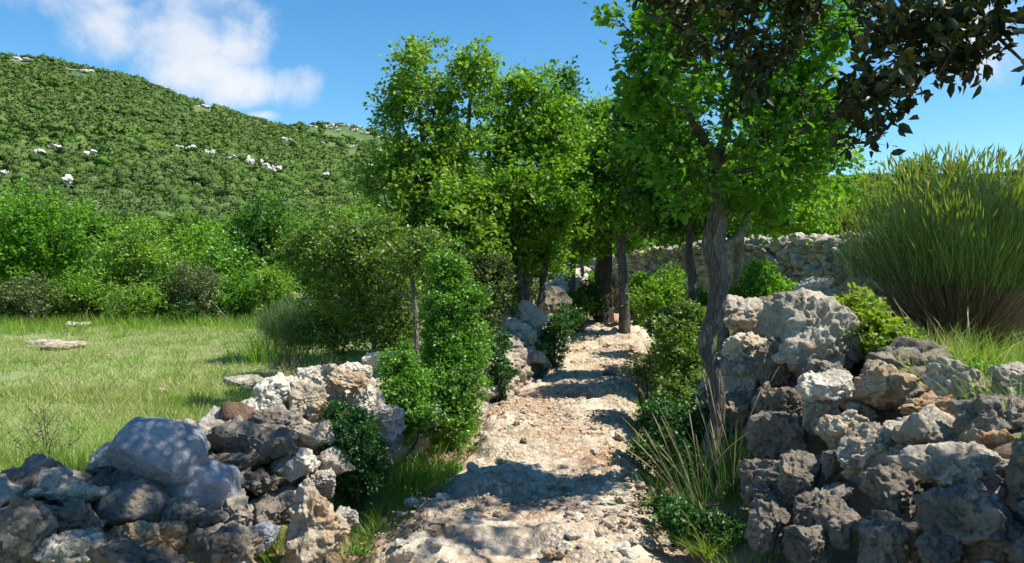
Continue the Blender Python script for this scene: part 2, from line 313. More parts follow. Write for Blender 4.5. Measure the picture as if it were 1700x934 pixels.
# ------------------------------------------------------------------ hills
NP = [-2600, -1500, -800, -400, 0, 60, 130, 200, 250, 330, 400, 450, 500, 560, 620, 700, 800, 900, 1000]; NR = [260, 170, 100, 70, 93, 96, 108, 125, 138, 172, 192, 208, 228, 258, 292, 335, 372, 402, 420]
FP = [0, 300, 420, 450, 520, 570, 620, 660, 750, 850, 1000, 1300, 1350, 1450, 1550, 1700, 2000, 2600, 3600]; FR = [300, 250, 212, 210, 206, 207, 218, 230, 255, 278, 302, 303, 298, 291, 294, 286, 272, 240, 260]
def hill_z(px, t, tab, D0, D1):
    e = (440-np.interp(px, *tab))/F; t1 = np.clip(t, 0, 1); ang = .028+(e-.028)*t1**.72; d = D0+(D1-D0)*t
    z = 1.6+d*ang
    over = np.clip(t-1, 0, 9); z = z*(1-np.clip(over, 0, .8)**1.1*.9)
    uu = (px-850)/F*d
    z = z+fbm(xy0(uu, d, 1/70.), 4, 3)*5.0*sst(.02, .25, t)*sst(0, .12, np.abs(1-t)+.03)
    return uu, d, z
HL = {'n': ((NP, NR), 115., 480.), 'f': ((FP, FR), 330., 830.)}
m, nt = newmat('hill_undergrowth'); g = nd(nt, 'ShaderNodeTexCoord'); vec = g.outputs['Object']
c = mix(nt, maprange(nt, noise(nt, vec, .05, 5), .4, .6), (.06, .115, .025), (.10, .155, .035))
c = mix(nt, maprange(nt, noise(nt, vec, .25, 4), .6, .75), c, (.22, .2, .12))
p = nd(nt, 'ShaderNodeBsdfPrincipled'); p.inputs['Roughness'].default_value = 1; nt.links.new(c, p.inputs['Base Color']); out(nt, p.outputs[0]); M['hillsoil'] = m
for k, a, b in (('n', -2600, 1000), ('f', 0, 3600)):
    tab, D0, D1 = HL[k]
    PX, T, f = grid(np.linspace(a, b, 220), np.linspace(0, 2.0, 120)); uu, d, z = hill_z(PX, T, tab, D0, D1)
    z = np.where(T < 1e-6, z-6, z)
    tag(mk('hill', np.stack([uu, d, z], 1), [f[:, ::-1]], m), kind='structure')
# ------------------------------------------------------------------ leaves
LT = {  # template: verts (along stem y, across x, up z), faces
 'quad': (np.array([(0, 0, 0), (-.36, .5, .12), (0, 1, 0), (.36, .5, .12)]), [(0, 3, 2), (0, 2, 1)]),
 'box': (np.array([(0, 0, 0), (-.30, .45, .08), (0, 1, -.05), (.30, .45, .08)]), [(0, 3, 2, 1)]),
 'holm': (np.array([(0, 0, 0), (0, .55, -.04), (0, 1.05, -.16), (-.2, .22, .07), (-.25, .6, .05), (.2, .22, .07), (.25, .6, .05)]), [(0, 5, 6, 2, 1), (0, 1, 2, 4, 3)]),
 'oak': (np.array([(0, 0, 0), (.10, .14, .02), (.24, .25, .05), (.17, .38, .04), (.36, .52, .08), (.24, .66, .04), (.28, .84, .03), (.10, .93, -.03), (0, 1.0, -.08),
                   (-.10, .93, -.03), (-.28, .84, .03), (-.24, .66, .04), (-.36, .52, .08), (-.17, .38, .04), (-.24, .25, .05), (-.10, .14, .02)]),
         [(0, 1, 2, 3, 4, 5, 6, 7, 8), (0, 8, 9, 10, 11, 12, 13, 14, 15)]),
}
def leaves_arr(C, size, kind, rng, up=.55, outw=None, svar=.42, droop=0.):
    n = len(C); Vt, Ft = LT[kind]
    N = unit(rng.normal(size=(n, 3))+np.array([0, 0, up*2])); A = rng.normal(size=(n, 3)); A[:, 2] -= droop
    if outw is not None: A = A+outw*1.3
    A = unit(A-N*(A*N).sum(1, keepdims=True)); B = np.cross(A, N)
    s = size*(1+svar*rng.uniform(-1, 1, n))[:, None, None]
    V = (C[:, None, :]+s*(Vt[None, :, 1, None]*A[:, None, :]+Vt[None, :, 0, None]*B[:, None, :]+Vt[None, :, 2, None]*N[:, None, :])).reshape(-1, 3)
    off = (np.arange(n)*len(Vt))[:, None]; g = {}
    for f in Ft: g.setdefault(len(f), []).append(f)
    FA = [(off[:, :, None]+np.array(fs)[None]).reshape(-1, k) for k, fs in g.items()]
    return V, FA
class Buf:
    def __init__(s): s.V = []; s.F = {}; s.n = 0
    def add(s, V, FA):
        for f in FA:
            f = np.asarray(f)
            if len(f): s.F.setdefault(f.shape[1], []).append(f+s.n)
        s.V.append(V); s.n += len(V)
    def build(s, name, mat, parent=None, smooth=True):
        return mk(name, np.concatenate(s.V), [np.concatenate(v) for v in s.F.values()], mat, parent, smooth)
def tube(pts, rad, sides=6, twist=None, rough=0., seed=0):
    pts = np.asarray(pts, float); n = len(pts); rad = np.broadcast_to(np.asarray(rad, float), (n,))
    t = unit(np.gradient(pts, axis=0)); ref = np.array([0, 0, 1.]) if abs(t[0][2]) < .8 else np.array([1., 0, 0])
    u_ = np.empty((n, 3)); v = unit(np.cross(t[0], ref))
    for i in range(n): v = unit(v-t[i]*(v@t[i])); u_[i] = v
    w_ = np.cross(t, u_); a = np.arange(sides)/sides*2*math.pi
    r = np.repeat(rad[:, None], sides, 1)
    dirs = np.cos(a)[None, :, None]*u_[:, None]+np.sin(a)[None, :, None]*w_[:, None]
    if rough:
        q = (pts[:, None]+dirs*rad[:, None, None]).reshape(-1, 3)
        r = r*(1+rough*(fbm(q*np.array([22, 22, 5]), 3, seed)+.8*fbm(q*np.array([7, 7, 3]), 2, seed+5)).reshape(n, sides))
    V = (pts[:, None]+dirs*r[:, :, None]).reshape(-1, 3)
    i = np.arange(n*sides).reshape(n, sides); j = np.roll(i, -1, 1)
    F4 = np.stack([i[:-1], j[:-1], j[1:], i[1:]], -1).reshape(-1, 4)
    V = np.vstack([V, pts[-1]]); tip = np.stack([i[-1], j[-1], np.full(sides, len(V)-1)], 1)
    return V, [F4, tip]
def smooth_path(pts, rads, step):
    pts = np.asarray(pts, float); L = np.concatenate([[0], np.cumsum(np.linalg.norm(np.diff(pts, axis=0), axis=1))])
    n = max(3, int(L[-1]/step)+1); s = np.linspace(0, L[-1], n); o = np.empty((n, 3))
    m = np.gradient(pts, L, axis=0) if len(pts) > 2 else np.repeat((pts[1:]-pts[:1])/L[-1], 2, 0)
    k = np.clip(np.searchsorted(L, s, 'right')-1, 0, len(L)-2); h = (L[k+1]-L[k])[:, None]; t = ((s-L[k])[:, None])/h
    o = (2*t**3-3*t**2+1)*pts[k]+(t**3-2*t**2+t)*h*m[k]+(-2*t**3+3*t**2)*pts[k+1]+(t**3-t**2)*h*m[k+1]
    return o, np.interp(s, L, rads)
def clusters(blobs, n, rng, shell=.35):
    """attractor points through a set of ellipsoids (centre, radii), denser near their skin, clumped"""
    vol = np.array([b[1][0]*b[1][1]*b[1][2] for b in blobs])**.8; cnt = rng.multinomial(n, vol/vol.sum()); o = []
    for (c, r), k in zip(blobs, cnt):
        d = unit(rng.normal(size=(k, 3))); rr = (shell+(1-shell)*rng.uniform(0, 1, k))**.6*(1+.28*(rng.random(k) < .14)*rng.random(k))*(1+.22*fbm(d*1.7+np.array(c), 2, 3))
        o.append(np.array(c)+d*rr[:, None]*np.array(r))
    return np.concatenate(o)
def grow(trunks, att, rng, step=.18, r0=.004, exp=2.35, wig=.10):
    """skeleton: every attractor is joined by a curved branch to the nearest wood"""
    N = []; par = []; fix = []; kids_dir = []
    for tk in trunks:
        pts, rads, link = tk[:3]
        pr = -1 if link is None else int(np.argmin(((np.array(N)-pts[0])**2).sum(1)))
        for q, r in zip(pts, rads): N.append(np.array(q)); par.append(pr); fix.append(r); pr = len(N)-1
    base = np.array(N); lo = int(len(trunks[0][0])*trunks[0][3] if len(trunks[0]) > 3 else len(trunks[0][0])*.45)
    dd = np.min(np.linalg.norm(att[:, None]-base[None, lo:], axis=2), axis=1); tips = []
    cap = len(N)+len(att)*14; A = np.zeros((cap, 3)); A[:len(N)] = N; n = len(N)
    for k in np.argsort(dd):
        a = att[k]; c = A[lo:n]; dv = a-c; dist = np.sqrt((dv**2).sum(1)); cost = dist*(1+.35*(dv[:, 2] < 0.1*dist))
        j = int(np.argmin(cost))+lo; D = dist[j-lo]; m = min(12, max(1, int(round(D/step)))); p0 = A[j].copy()
        bend = np.array([0, 0, D*rng.uniform(-.1, .22)])+rng.normal(size=3)*D*.08; pr = j
        for i in range(1, m+1):
            t = i/m; q = p0*(1-t)+a*t+bend*4*t*(1-t)*.5+(rng.normal(size=3)*wig*step if i < m else 0)
            A[n] = q; par.append(pr); fix.append(0); pr = n; n += 1
        tips.append(pr)
    A = A[:n]; w_ = np.zeros(n); w_[tips] += r0**exp
    for i in range(n-1, 0, -1):
        if par[i] >= 0: w_[par[i]] += w_[i]
    rad = np.maximum(w_, (r0*.6)**exp)**(1/exp); fx = np.array(fix); rad = np.where(fx > 0, fx, rad)
    kids = [[] for _ in range(n)]
    for i in range(n):
        if par[i] >= 0: kids[par[i]].append(i)
    return A, rad, kids, par, tips
def wood(buf, A, rad, kids, par, skip, sides=5, rmin=0.):
    """tubes for all branch chains that are not part of the hand-drawn trunks (first SKIP nodes)"""
    starts = [i for i in range(skip, len(A)) if par[i] < skip]
    while starts:
        i = starts.pop(); ch = [par[i], i]
        while kids[ch[-1]]:
            ks = sorted(kids[ch[-1]], key=lambda k: -rad[k]); starts += ks[1:]; ch.append(ks[0])
        if rad[ch[1]] < rmin: continue
        r = rad[ch].copy(); r[0] = min(r[0], r[1]*1.25); r = np.maximum(r, .0018)
        s = 8 if r[1] > .03 else (6 if r[1] > .012 else (sides if r[1] > .006 else 3))
        buf.add(*tube(A[ch], r, s))
def foliage(buf, A, tips, par, rng, nleaf, rc, size, kind, up=.5, cen=None, droop=.2, twig=None, ntw=6, flat=.75):
    T = A[tips]; Pp = A[[par[t] for t in tips]]; dr = unit(T-Pp)
    n = len(T); tw = unit(rng.normal(size=(n, ntw, 3))*np.array([1, 1, flat])+dr[:, None]*.8+np.array([0, 0, .25])); ln = rc*rng.uniform(.6, 1.25, (n, ntw, 1)); E = T[:, None]+tw*ln
    per = max(1, nleaf//ntw); t = rng.uniform(.12, 1.03, (n, ntw, per, 1))
    C = T[:, None, None]+(E-T[:, None])[:, :, None]*t+rng.normal(size=(n, ntw, per, 3))*size*.45
    O = np.broadcast_to(tw[:, :, None], C.shape).reshape(-1, 3)
    buf.add(*leaves_arr(C.reshape(-1, 3), size, kind, rng, up, O, droop=droop))
    if twig is not None:
        S = np.repeat(T, ntw, 0); Ee = E.reshape(-1, 3); r = max(.0016, size*.035); a = unit(np.cross(Ee-S, rng.normal(size=S.shape))); b = unit(np.cross(Ee-S, a)); mid = (S+Ee)/2+rng.normal(size=S.shape)*rc*.05
        V = np.stack([S+a*r, S-a*r*.5+b*r*.86, S-a*r*.5-b*r*.86, mid+a*r*.7, mid-a*r*.35+b*r*.6, mid-a*r*.35-b*r*.6, Ee], 1).reshape(-1, 3)
        o = (np.arange(len(S))*7)[:, None, None]
        f4 = (o+np.array([(0, 1, 4, 3), (1, 2, 5, 4), (2, 0, 3, 5)])[None]).reshape(-1, 4); f3 = (o+np.array([(3, 4, 6), (4, 5, 6), (5, 3, 6)])[None]).reshape(-1, 3)
        twig.add(V, [f4, f3])
def tree(name, label, cat, trunks, blobs, nclus, nleaf, rc, size, leaf='oak', bark='bark', kind='quad', group=None, seed=1, up=.5, r0=.004, step=.2,
         sides=12, rough=.10, droop=.2, twigs=True, shell=.3, rmin=0., ntw=6, flat=.75, att=None):
    """trunks: [(points, radii, join)], world coordinates; blobs: [(centre, radii)]"""
    rng = np.random.default_rng(seed); base = np.array(trunks[0][0][0], float); rt = root(name, tuple(base), label, cat, group)
    tr = []; bt = Buf()
    for k, t in enumerate(trunks):
        q, r = smooth_path(np.array(t[0], float)-base, t[1], step*.5); tr.append((q, r, None if k == 0 else 1)+((t[3],) if len(t) > 3 else ())); bt.add(*tube(q, r, sides, rough=rough, seed=seed+k))
    bl = [(np.array(c)-base, r) for c, r in (blobs or [])]
    a = clusters(bl, nclus, rng, shell) if att is None else att-base
    A, rad, kids, par, tips = grow(tr, a, rng, step, r0); skip = sum(len(t[0]) for t in tr)
    bt_ob = bt.build('trunk', M[bark], rt)
    bw = Buf(); wood(bw, A, rad, kids, par, skip, rmin=rmin); bl_ = Buf()
    foliage(bl_, A, tips, par, rng, nleaf, rc, size, kind, up, droop=droop, twig=bw if twigs else None, ntw=ntw, flat=flat)
    if bw.n: bw.build('branches', M['twig' if bark != 'bark_dark' else 'bark_dark'], rt)
    bl_.build('crown', M[leaf], rt, smooth=False)
    return rt
def blob(px, py, d, rx, ry=None, rz=None):
    """ellipsoid centred on a photograph pixel at distance d; radii given in photograph pixels at that distance, depth radius in metres"""
    ry = rx if ry is None else ry; k = d/F
    return (P(px, py, d), (rx*k, (rx+ry)/2*k if rz is None else rz, ry*k))
def bush(name, label, cat, base, blobs, nclus, nleaf, rc, size, leaf, kind='quad', group=None, seed=1, up=.4, nst=5, bark='twig', **k):
    rng = np.random.default_rng(seed+900); b = np.array(base, float); tr = []
    rx = np.mean([r[0] for c, r in blobs]); low = min(c[2]-r[2] for c, r in blobs)
    if low-b[2] > .05: blobs = list(blobs)+[(b+np.array([0, 0, (low-b[2])*.6+.02]), (rx*.8, rx*.7, (low-b[2])*.75+.03))]; nclus = int(nclus*1.12)
    top = np.array([c for c, r in blobs]).mean(0)
    for i in range(nst):
        c, r = blobs[i % len(blobs)]; e = np.array(c)+rng.normal(size=3)*np.array(r)*.3; s = b+np.array([*rng.normal(size=2)*.04, -.03]) if i else b+np.array([0, 0, -.03])
        m_ = (s+e)/2+rng.normal(size=3)*.05; tr.append(([s, m_, e], [.014, .010, .005] if k.get('step', .1) < .15 else [.05, .03, .012], None))
    # stems all spring from the base
    tr = [(t[0], t[1], None if i == 0 else 1) for i, t in enumerate(tr)]
    k.setdefault('step', .1); k.setdefault('sides', 6)
    return tree(name, label, cat, tr, blobs, nclus, nleaf, rc, size, leaf, bark, kind, group, seed, up, r0=.0025, **k)

# ------------------------------------------------------------------ blades
def blades(buf, B, h, wd, rng, lean=.45, curve=.5, seg=3, dirs=None):
    n = len(B); h = np.broadcast_to(h, (n,)); wd = np.broadcast_to(wd, (n,)); a = rng.uniform(0, 2*math.pi, n)
    L = np.stack([np.cos(a), np.sin(a), np.zeros(n)], 1) if dirs is None else dirs
    ln = np.abs(rng.normal(lean, lean*.5, n)); cv = curve*rng.uniform(.3, 1.6, n)
    b = rng.uniform(0, 2*math.pi, n); S = np.stack([np.cos(b), np.sin(b), np.zeros(n)], 1)
    V = []
    for i in range(seg+1):
        t = i/seg; off = (ln*t+cv*t*t*ln)*h; up = h*t*(1-.28*cv*t*ln)
        c = B+L*off[:, None]+np.array([0, 0, 1.])*up[:, None]; ww = (wd*(1-t**1.5*.97)*.5)[:, None]
        if i < seg: V += [c-S*ww, c+S*ww]
        else: V += [c]
    V = np.stack(V, 1).reshape(-1, 3); k = 2*seg+1; o = (np.arange(n)*k)[:, None, None]
    q = [(2*i, 2*i+1, 2*i+3, 2*i+2) for i in range(seg-1)]; F = [(o+np.array(q)[None]).reshape(-1, 4)] if q else []
    F.append((o+np.array([(2*seg-2, 2*seg-1, 2*seg)])[None]).reshape(-1, 3)); buf.add(V, F)
def gpts(x, y): return np.stack([x, y, ground(x, y)-.01], 1)
# ------------------------------------------------------------------ stones
import bmesh
_ico = {}
def ico(n):
    if n not in _ico:
        bm = bmesh.new(); bmesh.ops.create_icosphere(bm, subdivisions=n, radius=1)
        _ico[n] = (np.array([v.co[:] for v in bm.verts]), np.array([[v.index for v in f.verts] for f in bm.faces])); bm.free()
    return _ico[n]
def rock_arr(ext, seed, style='karst', lod=5, profile=None):
    rng = np.random.default_rng(seed); V, Fa = ico(lod); v = V.copy()
    ncut = {'karst': 11, 'smooth': 9, 'slab': 12, 'block': 14}[style]
    k = {'karst': .95, 'smooth': .78, 'slab': .97, 'block': 1.}[style]
    pw = 2.15 if style == 'smooth' else 3.2; v = v/((np.abs(v)**pw).sum(1)**(1/pw))[:, None]*(1+.14*fbm(v*1.1+seed, 2, seed)[:, None])
    for i in range(ncut):
        n_ = unit(rng.normal(size=3)*(np.array([1, 1, 1.4]) if style != 'slab' else np.array([1, 1, .5]))); t = v@n_-(rng.uniform(.66, .95) if style == 'smooth' else rng.uniform(.52, .88))
        v = v-n_*(np.maximum(t, 0)*k)[:, None]
    v = v-(v.max(0)+v.min(0))/2; v = v/(np.abs(v).max(0)); e = np.array(ext, float)
    if profile is not None: v = profile(v)
    v = v*e; s = float(min(e.max(), e.min()*2.2)); nrm = unit(v/e**2*1.0); o = seed*3.7
    if style == 'smooth':
        d = .05*s*fbm(v/s*1.2+o, 3, seed)+.006*ridged(v/.10+o, 2, seed)
    else:
        q = v/s+o
        d = .10*s*fbm(q*1.5, 3, seed)+.075*s*ridged(q*2.2+.3*fbm(q*2, 2, 7)[:, None], 4, seed+3)-.06*s
        d = d+.13*s*(cellrand((q+.10*fbm(q*4, 2, 3)[:, None])*np.array([1.5, 1.5, 2.6]), seed+2)-.5)+(.05*s*(cellrand((q+.05*fbm(q*7, 2, 3)[:, None])*np.array([3.4, 3.4, 6.]), seed+6)-.5) if lod > 4 else 0)
        f1, f2 = worley(q*3.1+.35*fbm(q*3, 2, 5)[:, None], seed); d = d-.15*s*sst(.33, .08, f1)*sst(-.1, .2, vnoise(q*1.3, seed+8))
        if style in ('karst', 'slab') or lod > 5:
            f1, f2 = worley(v/.045+o, seed+4); d = d-.012*sst(.42, .15, f1)
        if style in ('slab',): d = d+.02*s*ridged(np.stack([q[:, 0]*1.2, q[:, 1]*1.2, q[:, 2]*9], 1), 2, seed)
        d = d+.010*fbm(v/.05+o, 3, seed+9)
    v = v+nrm*d[:, None]
    return v, Fa
def stone_ob(name, cen, ext, seed, style, mat, lod=5, parent=None, rot=0., profile=None, off=None):
    v, Fa = rock_arr(ext, seed, style, lod, profile); o = mk(name, v, [Fa], M[mat], parent)
    o.location = Vector(cen)-(Vector(off) if off is not None else Vector((0, 0, 0))); o.rotation_euler = (0, rot, 0); return o
def px_stone(x0, y0, x1, y1, d, depth=.85, grow_=1.06):
    c = P((x0+x1)/2, (y0+y1)/2, d); w_ = (x1-x0)/F*d/2*grow_; h = (y1-y0)/F*d/2*grow_
    return c, (w_, max(.6*h, min(w_, h*1.6)*depth), h)
MT = {'s': 'stone', 'w': 'stone_white', 'g': 'stone_grey_shade', 't': 'stone_tan', 'b': 'stone_brown', 'o': 'boulder'}
ST = {'k': 'karst', 's': 'smooth', 'l': 'slab', 'b': 'block'}
# ---- wall beside the meadow
LC = np.array([(-3.3, 2.4), (-2.5, 3.25), (-1.80, 4.3), (-1.55, 5.2), (-1.15, 6.6), (-.85, 7.6), (-.35, 9.4), (.0, 10.8), (.55, 12.6)])
LT_ = [.42, .46, .62, .70, .62, .52, .45, .70, .85]
wall_l = root('dry_stone_wall', (-1.6, 4.6, 0), 'tumbled dry stone wall between the meadow and the stony path, nearest end in shade', 'stone wall')
LH = [ # x0 y0 x1 y1 distance style material (tilt)
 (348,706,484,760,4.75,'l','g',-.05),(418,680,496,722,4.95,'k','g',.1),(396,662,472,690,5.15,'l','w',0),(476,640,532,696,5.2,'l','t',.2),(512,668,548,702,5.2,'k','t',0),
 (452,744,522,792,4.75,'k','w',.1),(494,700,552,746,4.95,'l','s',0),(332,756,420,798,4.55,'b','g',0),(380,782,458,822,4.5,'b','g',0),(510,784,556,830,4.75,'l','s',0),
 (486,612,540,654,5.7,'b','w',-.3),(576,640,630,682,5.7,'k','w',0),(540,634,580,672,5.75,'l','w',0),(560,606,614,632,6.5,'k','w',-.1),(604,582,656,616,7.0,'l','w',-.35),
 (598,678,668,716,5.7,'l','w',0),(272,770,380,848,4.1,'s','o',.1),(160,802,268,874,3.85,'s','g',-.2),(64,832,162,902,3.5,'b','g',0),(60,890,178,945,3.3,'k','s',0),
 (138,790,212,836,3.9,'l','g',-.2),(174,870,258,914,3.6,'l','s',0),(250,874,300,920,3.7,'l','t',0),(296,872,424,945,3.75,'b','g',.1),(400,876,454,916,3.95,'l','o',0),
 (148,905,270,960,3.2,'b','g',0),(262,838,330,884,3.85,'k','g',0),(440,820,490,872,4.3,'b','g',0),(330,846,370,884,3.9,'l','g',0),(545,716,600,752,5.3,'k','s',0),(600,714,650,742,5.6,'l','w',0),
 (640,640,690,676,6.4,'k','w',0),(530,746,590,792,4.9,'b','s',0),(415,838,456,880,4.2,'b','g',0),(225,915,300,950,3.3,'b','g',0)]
wc = Vector(wall_l.location)
for i, (x0, y0, x1, y1, d, st, mt, tl) in enumerate(LH):
    c, e = px_stone(x0, y0, x1, y1, d, grow_=1.14)
    stone_ob('stone', c, e, 100+i, ST[st], MT[mt], 6 if i < 30 else 5, wall_l, tl, off=wc)
def along(C, s):
    L = np.concatenate([[0], np.cumsum(np.linalg.norm(np.diff(C, axis=0), axis=1))]); s = np.atleast_1d(s)
    return np.stack([np.interp(s, L, C[:, 0]), np.interp(s, L, C[:, 1])], 1), L
def fillers(C, tops, parent, seed, half, rmin, rmax, mats, limit, gap=.2, base=0., s0=0., rank=None, lod=4, batter=.35, styles=('karst', 'block'), heroes=()):
    """stones laid in courses along the line C; the ones that show largest become parts, the rest one rubble part"""
    rng = np.random.default_rng(seed); _, L = along(C, 0); out_ = []
    s = s0
    while s < L[-1]:
        p = along(C, [s])[0][0]; p2 = along(C, [min(s+.1, L[-1])])[0][0]; p1 = along(C, [max(0, min(s+.1, L[-1])-.2)])[0][0]
        t = (p2-p1)/max(1e-6, np.linalg.norm(p2-p1)); n_ = np.array([t[1], -t[0]]); top = float(np.interp(s, L, tops)); g_ = G(*p)+base if base < 5 else 0
        rr = rng.uniform(rmin, rmax)
        z = g_+.02
        while z < top-rmin*.4:
            f = (z-g_)/max(.1, top-g_); hw = half*(1-batter*f)
            for k in (-1, 0, 1):
                r = rng.uniform(rmin, rmax); q = p+n_*(k*hw*rng.uniform(.7, 1.1))+t*rng.uniform(-.1, .1)
                if k == 0 and z < top-rmax*2.2: continue
                e = np.array([r*rng.uniform(.95, 1.45), r*rng.uniform(.8, 1.2), r*rng.uniform(.55, .85)])
                if z+e[2] > top+.03: continue
                cq = np.array([q[0], q[1], z+e[2]*.8]); ppx = 850+cq[0]/cq[1]*F; ppy = 440-(cq[2]-1.6)/cq[1]*F; rp = r*F/cq[1]*.75
                if any(h[0]-rp < ppx < h[2]+rp and h[1]-rp < ppy < h[3]+rp and cq[1] < h[4]+.10 for h in heroes): continue   # the big stones were laid there
                out_.append((cq, e, k, rng.uniform(-.25, .25)))
            z += rmin*1.25
        s += (rmin+rmax)*gap*5*.5
    camp = np.array([0, 0, 1.6]); out_.sort(key=lambda a: np.linalg.norm(a[0]-camp)/a[1][0]-(1.0 if a[2] != 0 else 0)) ; o_ = Buf()
    pl = Vector(parent.location)
    for i, (c, e, k, tl) in enumerate(out_):
        st = styles[i % len(styles)]
        if i < limit: 
            ob = stone_ob('stone', c, e, seed*1000+i, st, mats[rng.integers(len(mats))], lod+1 if i < limit*.8 else lod, parent, tl, off=pl); ob.rotation_euler.z = rng.uniform(0, 3.1)
        else:
            v, Fa = rock_arr(e, seed*1000+i, st, 3 if lod < 5 else 4); a = rng.uniform(0, 6.3); ca, sa = math.cos(a), math.sin(a)
            v = np.stack([v[:, 0]*ca-v[:, 1]*sa, v[:, 0]*sa+v[:, 1]*ca, v[:, 2]], 1)+c-np.array(parent.location); o_.add(v, [Fa])
    if o_.n: tag(o_.build('rubble_core', M[mats[0]], parent), kind='stuff')
fillers(LC, LT_, wall_l, 3, .30, .085, .15, ['stone', 'stone_grey_shade', 'stone', 'stone_white'], 62, heroes=LH+[(180,690,347,808,4.05),(468,796,586,945,4.2),(-30,822,72,960,3.3)])
# stones lying loose on it or leaning against it, each one liftable
def single(name, label, box, d, st, mt, seed, tilt=0, lod=6, group=None, cat='rock', profile=None, depth=.85, g=1.08):
    c, e = px_stone(*box, d, depth, g); o = stone_ob(name, c, e, seed, ST[st], MT[mt], lod, None, tilt, profile); return tag(o, label, cat, group)
single('boulder', 'big smooth grey boulder, blue with shade, perched on the wall end beside the meadow', (186, 694, 343, 804), 4.05, 's', 'o', 211, .12, cat='boulder', depth=1.0, g=1.0)
def spike(v):
    h = (v[:, 2]+1)/2; k = 1.12-.82*h**1.15; v = v.copy(); v[:, 0] = v[:, 0]*k-.20*h+.10; v[:, 1] *= k; return v
single('standing_stone', 'tall pointed tan rock leaning upright at the foot of the meadow wall', (468, 796, 586, 945), 4.2, 'k', 't', 214, -.12, cat='rock', profile=spike)
single('rock', 'dark upright rock at the lower corner of the picture, left end of the meadow wall', (-30, 822, 72, 960), 3.3, 'k', 'g', 216, .1, profile=lambda v: v*np.array([1, 1, 1])*(1.1-.4*((v[:, 2:3]+1)/2)*np.array([[1, 1, 0]])-np.array([[.0, .0, .1]])))
single('rock', 'small dark brown rounded rock jutting over the long grey slab of the meadow wall', (364, 670, 422, 706), 4.95, 's', 'b', 217, .3)
single('rock', 'creamy white flat-topped rock with an orange underside on the crest of the meadow wall', (422, 626, 500, 668), 5.25, 'b', 'w', 218, .05)
single('rock', 'long thin orange-tan slab lying across the white stones of the meadow wall', (526, 614, 612, 646), 5.6, 'l', 't', 219, .32)
single('rock', 'narrow upright grey slab set on edge in the shaded face of the meadow wall', (364, 816, 418, 900), 4.1, 'l', 's', 220, -.05)
single('rock', 'flat white stone lying on the ground between the pointed rock and the dark bush', (548, 850, 590, 876), 4.55, 'l', 'w', 221, 0)
# mid wall end beside the path, beyond the boxwood
MIDH = [(856,500,906,550,11.0,'k','w'),(814,522,880,556,10.7,'k','w'),(840,548,886,582,10.5,'k','w'),(804,556,842,584,10.3,'k','s'),(822,576,850,598,10.2,'k','w'),(850,576,888,598,10.3,'k','s'),
 (784,570,808,586,9.8,'k','g'),(788,610,808,638,8.6,'k','w'),(784,584,802,606,9.4,'k','s'),(835,512,868,532,11.2,'k','s'),(800,596,826,618,9.6,'k','s'),(872,545,900,572,11.2,'k','s')]
wall_m = root('dry_stone_wall', (.1, 10.6, 0), 'short sunlit stub of white stone wall beside the path beyond the boxwood', 'stone wall')
for i, (x0, y0, x1, y1, d, st, mt) in enumerate(MIDH):
    c, e = px_stone(x0, y0, x1, y1, d, grow_=1.15); stone_ob('stone', c, e, 300+i, 'karst', MT[mt], 5, wall_m, 0, off=wall_m.location)
fillers(np.array([(-.35, 9.5), (-.1, 10.4), (.25, 11.6)]), [.45, .62, .9], wall_m, 5, .2, .08, .14, ['stone_white', 'stone'], 40, lod=4)
single('rock', 'tall dark shaded slab standing at the end of the white wall stub under the trees', (894, 478, 944, 546), 12.4, 'b', 'g', 330, 0, 5)
single('rock', 'loose pale rock at the foot of the white wall stub', (881, 584, 906, 603), 10.2, 'k', 's', 331, 0, 5)
single('rock', 'flat white rock at the foot of the tall boxwood at the path edge', (772, 678, 806, 702), 6.9, 'l', 'w', 332, 0, 5)
single('rock', 'thin upright white stone half hidden at the base of the boxwood', (700, 668, 734, 716), 6.4, 'k', 'w', 333, .2, 5)
wall_f = root('dry_stone_wall', (1.6, 16.5, .5), 'low broken stone wall far along the path in the shade of the trees', 'stone wall')
fillers(np.array([(.45, 13.6), (.9, 15.2), (1.35, 17.2), (1.7, 19.5)]), [1.05, 1.2, 1.35, 1.45], wall_f, 6, .22, .10, .17, ['stone_white', 'stone'], 60, lod=3)
